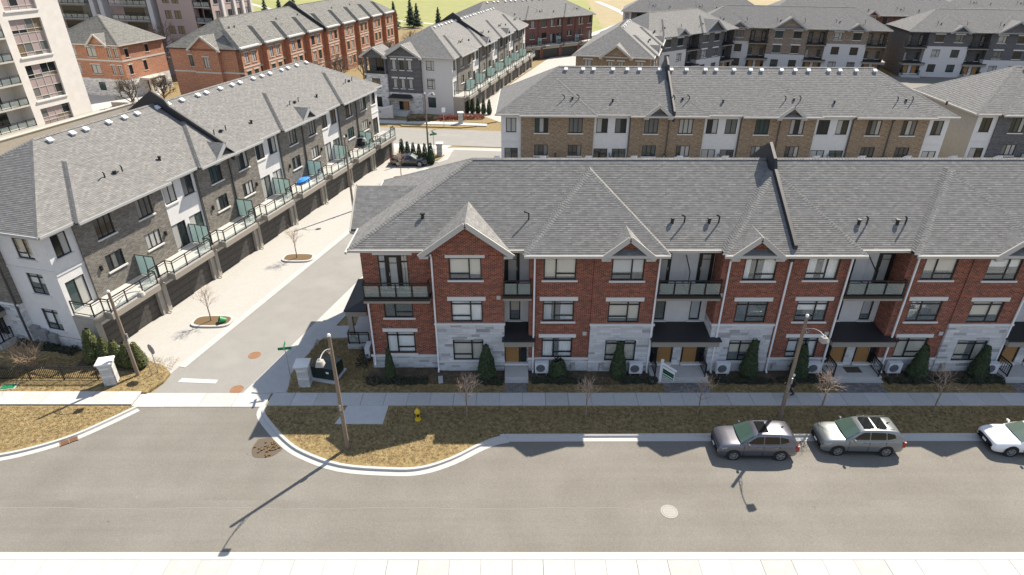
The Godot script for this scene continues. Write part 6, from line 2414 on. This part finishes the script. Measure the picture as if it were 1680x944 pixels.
		for wx: float in [-s.wb / 2 - 0.06, s.wb / 2 - 0.06]:
			var ar := MB.new()
			ar.lathe([[0.405, 0], [0.405, 0.02], [0.0, 0.021]], 20, Transform3D(Basis(Vector3.RIGHT, sd * PI / 2), Vector3(wx, 0.36, sd * (hw * 0.985 - 0.003))))
			part(body, "wheel_arch", ar.mesh(), "tyre")
			var w := MB.new()
			w.lathe([[0.22, -0.2], [0.31, -0.2], [0.335, -0.16], [0.335, 0.0], [0.31, 0.035], [0.23, 0.035]], 22, Transform3D(Basis(Vector3.RIGHT, sd * PI / 2), Vector3(wx, 0.335, sd * hw * 0.985)))
			var tyre := part(o, "wheel", w.mesh(), "tyre")
			var rm := MB.new()
			var rx := Transform3D(Basis(Vector3.RIGHT, sd * PI / 2), Vector3(wx, 0.335, sd * hw * 0.985))
			rm.lathe([[0.235, 0.02], [0.235, 0.036], [0.2, 0.03], [0.2, 0.024]], 20, rx)
			rm.lathe([[0.06, 0.022], [0.05, 0.04], [0.0, 0.042]], 10, rx)
			for i in 5:
				var sp := rx * Transform3D(Basis(Vector3.UP, TAU * i / 5), Vector3.ZERO)
				rm.bx(0.03, 0.215, 0.022, 0.036, -0.05, -0.012, sp)
				rm.bx(0.03, 0.215, 0.022, 0.036, 0.012, 0.05, sp)
			part(tyre, "rim", rm.mesh(), "rim")
		# lamps
		var hl := MB.new()
		hl.face([Vector3(-.487 * L, hood - .30, sd * hw * .55), Vector3(-.455 * L, hood - .27, sd * hw * .945), Vector3(-.40 * L, hood - .16, sd * hw * .985), Vector3(-.463 * L, hood - .14, sd * hw * .62)] if sd > 0 else [Vector3(-.463 * L, hood - .14, -hw * .62), Vector3(-.40 * L, hood - .16, -hw * .985), Vector3(-.455 * L, hood - .27, -hw * .945), Vector3(-.487 * L, hood - .30, -hw * .55)])
		part(o, "headlight", hl.mesh(), "lamp_clear")
		var tl := MB.new()
		tl.bx(.455 * L, .492 * L, s.tail - .42, s.tail - .06, sd * hw * .72, sd * hw * .955)
		part(o, "tail_light", tl.mesh(), "lamp_red")
		var tr := MB.new()
		for x: float in s.seams:
			tr.bx(x * L - 0.006, x * L + 0.006, 0.36, belt - 0.08, sd * (hw * 0.985 - 0.02), sd * (hw * 0.985 + 0.012))
		tr.bx(-.30 * L, .34 * L, 0.20, 0.33, sd * hw * 0.93, sd * (hw * 0.965 + 0.012))
		part(body, "seam", tr.mesh(), "black")
		for x: float in s.handles:
			part(body, "door_handle", boxm(0.2, 0.03, 0.025), "steel", T(x * L, belt - 0.16, sd * hw * 0.985 - 0.0125 + sd * 0.02))
	var gr := MB.new()
	gr.bx(-.503 * L, -.47 * L, .47, .62, -hw * .6, hw * .6)
	gr.bx(-.500 * L, -.46 * L, .26, .38, -hw * .7, hw * .7)
	part(o, "grille", gr.mesh(), "black")
	part(o, "licence_plate", boxm(0.01, 0.12, 0.32), "sign_white", T(-.506 * L, .40, -0.16))
	if s.get("sunroof", 0) > 0:
		for i in int(s.sunroof):
			var sr := MB.new()
			var xa := (-0.015 + i * 0.15) * L
			sr.bx(xa, xa + 0.125 * L, H + 0.005, H + 0.022, -hw * .5, hw * .5)
			part(o, "sunroof", sr.mesh(), "car_dark_glass")
	if s.get("rails", false):
		var rr := MB.new()
		for sd: float in [-1.0, 1.0]:
			rr.tube(Vector3(-.02 * L, H + 0.03, sd * wt * 0.93), Vector3(.33 * L, H + 0.02, sd * wt * 0.93), 0.02, 0.02, 6)
		part(o, "roof_rail", rr.mesh(), "black")
	var fin := MB.new()
	fin.tube(Vector3(.30 * L, H - 0.01, 0), Vector3(.33 * L, H + 0.07, 0), 0.05, 0.01, 6)
	part(o, "antenna_fin", fin.mesh(), "black")
	return o


func cars() -> void:
	var cg := mat("car_glass", lin(.035, .075, .058), 0.05)
	cg.clearcoat_enabled = true
	mat("car_dark_glass", lin(.012, .014, .015), 0.05)
	var paints := []
	for q: Array in [[.11, .11, .13], [.20, .215, .215], [.78, .78, .77], [.012, .012, .013]]:
		var m := mat("paint %.2f" % q[0], lin(q[0], q[1], q[2]), 0.32, 0.45 if q[0] < 0.5 and q[0] > 0.05 else 0.0)
		m.clearcoat_enabled = true
		m.clearcoat = 1.0
		m.clearcoat_roughness = 0.04
		paints.append(m)
	var suv := {"l": 4.5, "w": 1.82, "h": 1.66, "wb": 2.62, "belt": 1.08, "hood": 1.04, "tail": 1.06, "ws": 2, "rw": 6, "sunroof": 1, "cabin": [[-.235, 1.06], [-.14, 1.37], [-.055, 1.59], [.0, 1.65], [.12, 1.66], [.28, 1.64], [.39, 1.58], [.45, 1.32], [.478, 1.08]],
		"sides": [[[-.15, .0], [.045, .0], [.045, .95], [-.03, .92], [-.09, .55]], [[.06, .0], [.245, .03], [.235, .93], [.06, .95]], [[.26, .04], [.36, .3], [.34, .75], [.25, .92]]], "seams": [-.19, .052, .25], "handles": [.0, .2]}
	car("dark grey compact suv parked at the kerb, left of the three cars", suv, paints[0], Vector3(13.83, 0.0, 7.42), -1.0)
	var s2 := suv.duplicate(true)
	s2.merge({"l": 4.62, "h": 1.68, "sunroof": 2, "rails": true, "wb": 2.7}, true)
	car("grey green suv with a double glass roof, between the dark suv and the white car", s2, paints[1], Vector3(19.9, 0.0, 7.08), -1.5)
	var sed := {"l": 4.85, "w": 1.84, "h": 1.44, "wb": 2.82, "belt": .95, "hood": .90, "tail": 1.02, "ws": 2, "rw": 5, "sunroof": 0, "cabin": [[-.22, .93], [-.13, 1.2], [-.045, 1.38], [.03, 1.44], [.14, 1.43], [.25, 1.36], [.33, 1.2], [.40, 1.02]],
		"sides": [[[-.13, .0], [.045, .0], [.045, .98], [-.015, .95], [-.07, .6]], [[.06, .0], [.23, .06], [.20, .82], [.06, .98]]], "seams": [-.17, .05, .22], "handles": [.0, .18]}
	car("white sedan with a black lower grille at the right edge of the road", sed, paints[2], Vector3(29.75, 0.0, 7.2), -3.0)
	car("black sedan parked across the driveway at the end of the left row", sed, paints[3], Vector3(-13.4, 0.02, -45.1), 177.0)


# ---------------------------------------------------------------- the person on the sidewalk

func field_mesh(bones: Array, cell: float, blend: float) -> Mesh:   # bones: [a, ra, b, rb]; one smooth skin round them all, by surface nets
	var lo := Vector3.ONE * 1e9
	var hi := -lo
	for q: Array in bones:
		for e: Array in [[q[0], q[1]], [q[2], q[3]]]:
			lo = lo.min(e[0] - Vector3.ONE * (e[1] + 2 * cell + 0.02))
			hi = hi.max(e[0] + Vector3.ONE * (e[1] + 2 * cell + 0.02))
	var n := Vector3i(((hi - lo) / cell).ceil()) + Vector3i.ONE
	var f := PackedFloat32Array()
	f.resize(n.x * n.y * n.z)
	f.fill(1.0)
	var touched := PackedByteArray()
	touched.resize(f.size())
	for q: Array in bones:
		var a: Vector3 = q[0]
		var b: Vector3 = q[2]
		var pad: float = maxf(q[1], q[3]) + 2.5 * cell + blend
		var i0 := Vector3i(((a.min(b) - Vector3.ONE * pad - lo) / cell).floor()).max(Vector3i.ZERO)
		var i1 := Vector3i(((a.max(b) + Vector3.ONE * pad - lo) / cell).ceil()).min(n - Vector3i.ONE)
		var ab := b - a
		var ll := maxf(ab.length_squared(), 1e-9)
		for z in range(i0.z, i1.z + 1):
			for y in range(i0.y, i1.y + 1):
				for x in range(i0.x, i1.x + 1):
					var p := lo + Vector3(x, y, z) * cell
					var t := clampf((p - a).dot(ab) / ll, 0.0, 1.0)
					var d: float = (p - a - ab * t).length() - lerpf(q[1], q[3], t)
					var k := (z * n.y + y) * n.x + x
					var e := f[k]
					if touched[k] == 0:
						f[k] = d
						touched[k] = 1
					else:
						var h := clampf(0.5 + 0.5 * (e - d) / blend, 0.0, 1.0)
						f[k] = lerpf(e, d, h) - blend * h * (1.0 - h)
	var at := {}
	var st := SurfaceTool.new()
	st.begin(Mesh.PRIMITIVE_TRIANGLES)
	st.set_smooth_group(0)
	var count := 0
	var sy := n.x
	var sz := n.x * n.y
	for z in n.z - 1:
		for y in n.y - 1:
			for x in n.x - 1:
				var k := z * sz + y * sy + x
				var sum := Vector3.ZERO
				var m := 0
				for e: Array in [[0, 1], [0, sy], [0, sz], [1, 1 + sy], [1, 1 + sz], [sy, sy + 1], [sy, sy + sz], [sz, sz + 1], [sz, sz + sy], [1 + sy, 1 + sy + sz], [1 + sz, 1 + sy + sz], [sy + sz, 1 + sy + sz]]:
					var u := f[k + e[0]]
					var v := f[k + e[1]]
					if (u < 0.0) != (v < 0.0):
						var t := u / (u - v)
						sum += corner(e[0], sy, sz).lerp(corner(e[1], sy, sz), t)
						m += 1
				if m:
					at[k] = count
					st.add_vertex(lo + (Vector3(x, y, z) + sum / m) * cell)
					count += 1
	for k: int in at:
		for e: Array in [[1, sy, sz], [sy, sz, 1], [sz, 1, sy]]:
			if k + e[0] < f.size() and (f[k] < 0.0) != (f[k + e[0]] < 0.0) and at.has(k - e[1]) and at.has(k - e[2]) and at.has(k - e[1] - e[2]):
				var q := [at[k], at[k - e[1]], at[k - e[1] - e[2]], at[k - e[2]]]
				if f[k] < 0.0:
					q.reverse()
				for j: int in [0, 1, 2, 0, 2, 3]:
					st.add_index(q[j])
	st.generate_normals()
	return st.commit()


func corner(o: int, sy: int, sz: int) -> Vector3:
	return Vector3(1 if o % sy == 1 else 0, 1 if (o % sz) >= sy else 0, 1 if o >= sz else 0)


func person() -> void:
	var o := thing("person", "person in dark clothes and a white cap walking behind the right lamp pole", "person", Vector3(17.72, 0.14, 2.85), 0)
	var P := func(x: float, y: float, z: float) -> Vector3: return Vector3(x, y, z)
	# walking to the left, facing -x
	var hipl: Vector3 = P.call(0, .90, .09)
	var hipr: Vector3 = P.call(0, .90, -.09)
	var knl: Vector3 = P.call(-.17, .50, .09)
	var knr: Vector3 = P.call(.02, .47, -.09)
	var anl: Vector3 = P.call(-.24, .09, .09)
	var anr: Vector3 = P.call(.28, .15, -.09)
	var legs := [[hipl, .095, knl, .066], [knl, .064, anl, .045], [hipr, .095, knr, .066], [knr, .064, anr, .045], [P.call(0, .93, 0), .13, P.call(0, .98, 0), .13]]
	var jacket := [[P.call(0, .86, 0), .155, P.call(-.02, 1.12, 0), .145], [P.call(-.02, 1.12, 0), .145, P.call(-.03, 1.34, 0), .15], [P.call(-.03, 1.40, .16), .075, P.call(-.03, 1.40, -.16), .075], [P.call(-.03, 1.42, 0), .075, P.call(-.05, 1.5, 0), .062],
		[P.call(-.03, 1.40, .19), .066, P.call(.07, 1.14, .235), .052], [P.call(.07, 1.14, .235), .052, P.call(-.03, .91, .23), .04], [P.call(-.03, 1.40, -.19), .066, P.call(-.12, 1.14, -.235), .052], [P.call(-.12, 1.14, -.235), .052, P.call(-.29, .98, -.21), .04]]
	var skin := [[P.call(-.05, 1.46, 0), .052, P.call(-.065, 1.56, 0), .05], [P.call(-.07, 1.60, 0), .085, P.call(-.075, 1.66, 0), .09], [P.call(-.11, 1.56, 0), .05, P.call(-.12, 1.58, 0), .05], [P.call(-.155, 1.595, 0), .014, P.call(-.16, 1.61, 0), .012]]
	for h: Array in [[P.call(-.03, .91, .23), P.call(-.25, -1, 0)], [P.call(-.29, .98, -.21), P.call(-.7, -.6, 0)]]:
		var w: Vector3 = h[0]
		var d: Vector3 = (h[1] as Vector3).normalized()
		var pm := w + d * 0.07
		skin.append([w, .028, pm, .034])
		for i in 4:
			var s := Vector3(0.022 * (i - 1.5), 0, 0.0).rotated(Vector3(0, 0, 1), d.angle_to(Vector3(0, -1, 0)) * -1.0)
			var k1 := pm + s + d * 0.04
			skin.append([pm + s * 0.9, .012, k1, .0105])
			skin.append([k1, .0105, k1 + (d + Vector3(0, 0, -0.5 * signf(w.z))).normalized() * (0.035 + 0.008 * (1 if i in [1, 2] else 0)), .009])
		skin.append([w + d * 0.03, .014, w + d * 0.06 + Vector3(-.045, 0, 0), .011])
	var boots := [[anl + Vector3(.03, -.02, 0), .05, anl + Vector3(-.16, -.045, 0), .042], [anr + Vector3(.03, -.0, 0), .05, anr + Vector3(-.14, -.09, 0), .042]]
	part(o, "body", field_mesh(skin, 0.008, 0.02), mat("skin", lin(.36, .22, .15), 0.6))
	part(o, "trousers", field_mesh(legs, 0.018, 0.04), mat("dark_cloth", lin(.022, .022, .027), 0.95))
	part(o, "jacket", field_mesh(jacket, 0.018, 0.05), mat("jacket_cloth", lin(.018, .022, .02), 0.9))
	part(o, "boots", field_mesh(boots, 0.012, 0.02), "black")
	var cap := MB.new()
	cap.lathe([[0.1, -0.02], [0.105, 0.02], [0.095, 0.07], [0.06, 0.105], [0, 0.115]], 14, T(-.072, 1.68, 0))
	cap.bx(-.24, -.12, 1.672, 1.684, -.07, .07)
	part(o, "cap", cap.mesh(), "sign_white")


# ---------------------------------------------------------------- grass blades

func grass() -> void:
	var mb := MB.new()
	var r := RandomNumberGenerator.new()
	r.seed = 8
	for i in 6:
		var a := r.randf() * TAU
		var p := Vector3(r.randf_range(-.05, .05), 0, r.randf_range(-.05, .05))
		var tip := p + Vector3(cos(a) * 0.06, r.randf_range(0.03, 0.075), sin(a) * 0.06)
		var s := Vector3(-sin(a), 0, cos(a)) * 0.008
		mb.face([p - s, p + s, tip], Vector3(0, 1, 0))
	var spots := []
	var areas := [[-15, 60, 3.9, 9.0, 26000], [-14.6, 60, 0.9, 2.4, 9000], [-14.3, -9.6, -3.7, 1.0, 4500], [-60, -23.7, 3.8, 8.2, 15000], [-60, -23.2, -1.5, 2.2, 8000]]
	var kr := [[-15.3, 4.2], [-14.7, 5.0], [-13.2, 6.5], [-11.8, 7.5], [-9.5, 8.5], [-6.7, 8.8], [-5, 8.7], [-3.4, 8.0], [-1.8, 6.8], [-.3, 6.3], [60, 6.1]]
	var kl := [[-60, 8.1], [-31, 8.0], [-29, 7.7], [-27.4, 7.0], [-25.9, 6.1], [-24.5, 4.7], [-23.7, 3.8]]
	for ai in areas.size():
		var q: Array = areas[ai]
		for i in int(q[4]):
			var x := r.randf_range(q[0], q[1])
			if ai == 0 and r.randf() < 0.5:
				x = r.randf_range(-15, 34)
			var z := r.randf_range(q[2], q[3])
			var lim := 99.0
			var kk: Array = kr if ai == 0 else (kl if ai == 3 else [])
			for j in kk.size() - 1:
				if x >= kk[j][0] and x <= kk[j + 1][0]:
					lim = lerpf(kk[j][1], kk[j + 1][1], (x - kk[j][0]) / (kk[j + 1][0] - kk[j][0]))
			if ai == 0 and x > -10.8 and x < -7.6 and z < 5.5:
				continue
			if z < lim:
				spots.append(Vector3(x, 0.125, z))
	var mm := MultiMesh.new()
	mm.transform_format = MultiMesh.TRANSFORM_3D
	mm.use_colors = true
	mm.mesh = mb.mesh()
	mm.instance_count = spots.size()
	for i in spots.size():
		var k := r.randf()
		mm.set_instance_transform(i, Transform3D(Basis(Vector3.UP, r.randf() * TAU).scaled(Vector3.ONE * r.randf_range(0.7, 1.5)), spots[i]))
		mm.set_instance_color(i, Color(.12, .08, .03).lerp(Color(.42, .31, .15), k * k))
	var o := MultiMeshInstance3D.new()
	o.name = "grass_blades"
	o.multimesh = mm
	o.material_override = M["leaf"]
	add_child(o, true)
	stuff(tag(o, "short dry straw coloured grass on the lawns and boulevards", "grass"))


func _ready() -> void:
	rng.seed = 20
	var cam := Camera3D.new()
	cam.name = "camera"
	cam.position = Vector3(0, 25.6, 34.4)
	cam.rotation_degrees = Vector3(-29.0, 0, 0)
	cam.fov = 49.45
	cam.far = 4000.0
	add_child(cam)
	var env := Environment.new()
	env.background_mode = Environment.BG_SKY
	var sky := Sky.new()
	var pm := ProceduralSkyMaterial.new()
	pm.sky_top_color = Color(0.45, 0.50, 0.585)
	pm.sky_horizon_color = Color(0.68, 0.73, 0.78)
	pm.sky_curve = 0.12
	pm.ground_bottom_color = Color(0.2, 0.19, 0.17)
	pm.ground_horizon_color = Color(0.5, 0.52, 0.52)
	pm.sky_energy_multiplier = 1.08
	sky.sky_material = pm
	env.sky = sky
	env.tonemap_mode = Environment.TONE_MAPPER_LINEAR
	env.tonemap_exposure = 2.15
	env.sdfgi_enabled = true
	env.ssao_enabled = true
	env.ssil_enabled = true
	var we := WorldEnvironment.new()
	we.name = "world"
	we.environment = env
	add_child(we)
	var sun := DirectionalLight3D.new()
	sun.name = "sun"
	sun.light_energy = 1.42
	sun.light_color = Color(1.0, 0.962, 0.902)
	sun.light_angular_distance = 0.5
	sun.shadow_enabled = true
	add_child(sun)
	sun.look_at_from_position(Vector3(6.1, 10.45, -7.15), Vector3.ZERO)
	materials()
	ground()
	red_row()
	left_row()
	corner_row()
	far_rows()
	brick_row()
	brick_house()
	tower()
	apartments()
	islands()
	cars()
	furniture()
	plants()
	person()
	grass()
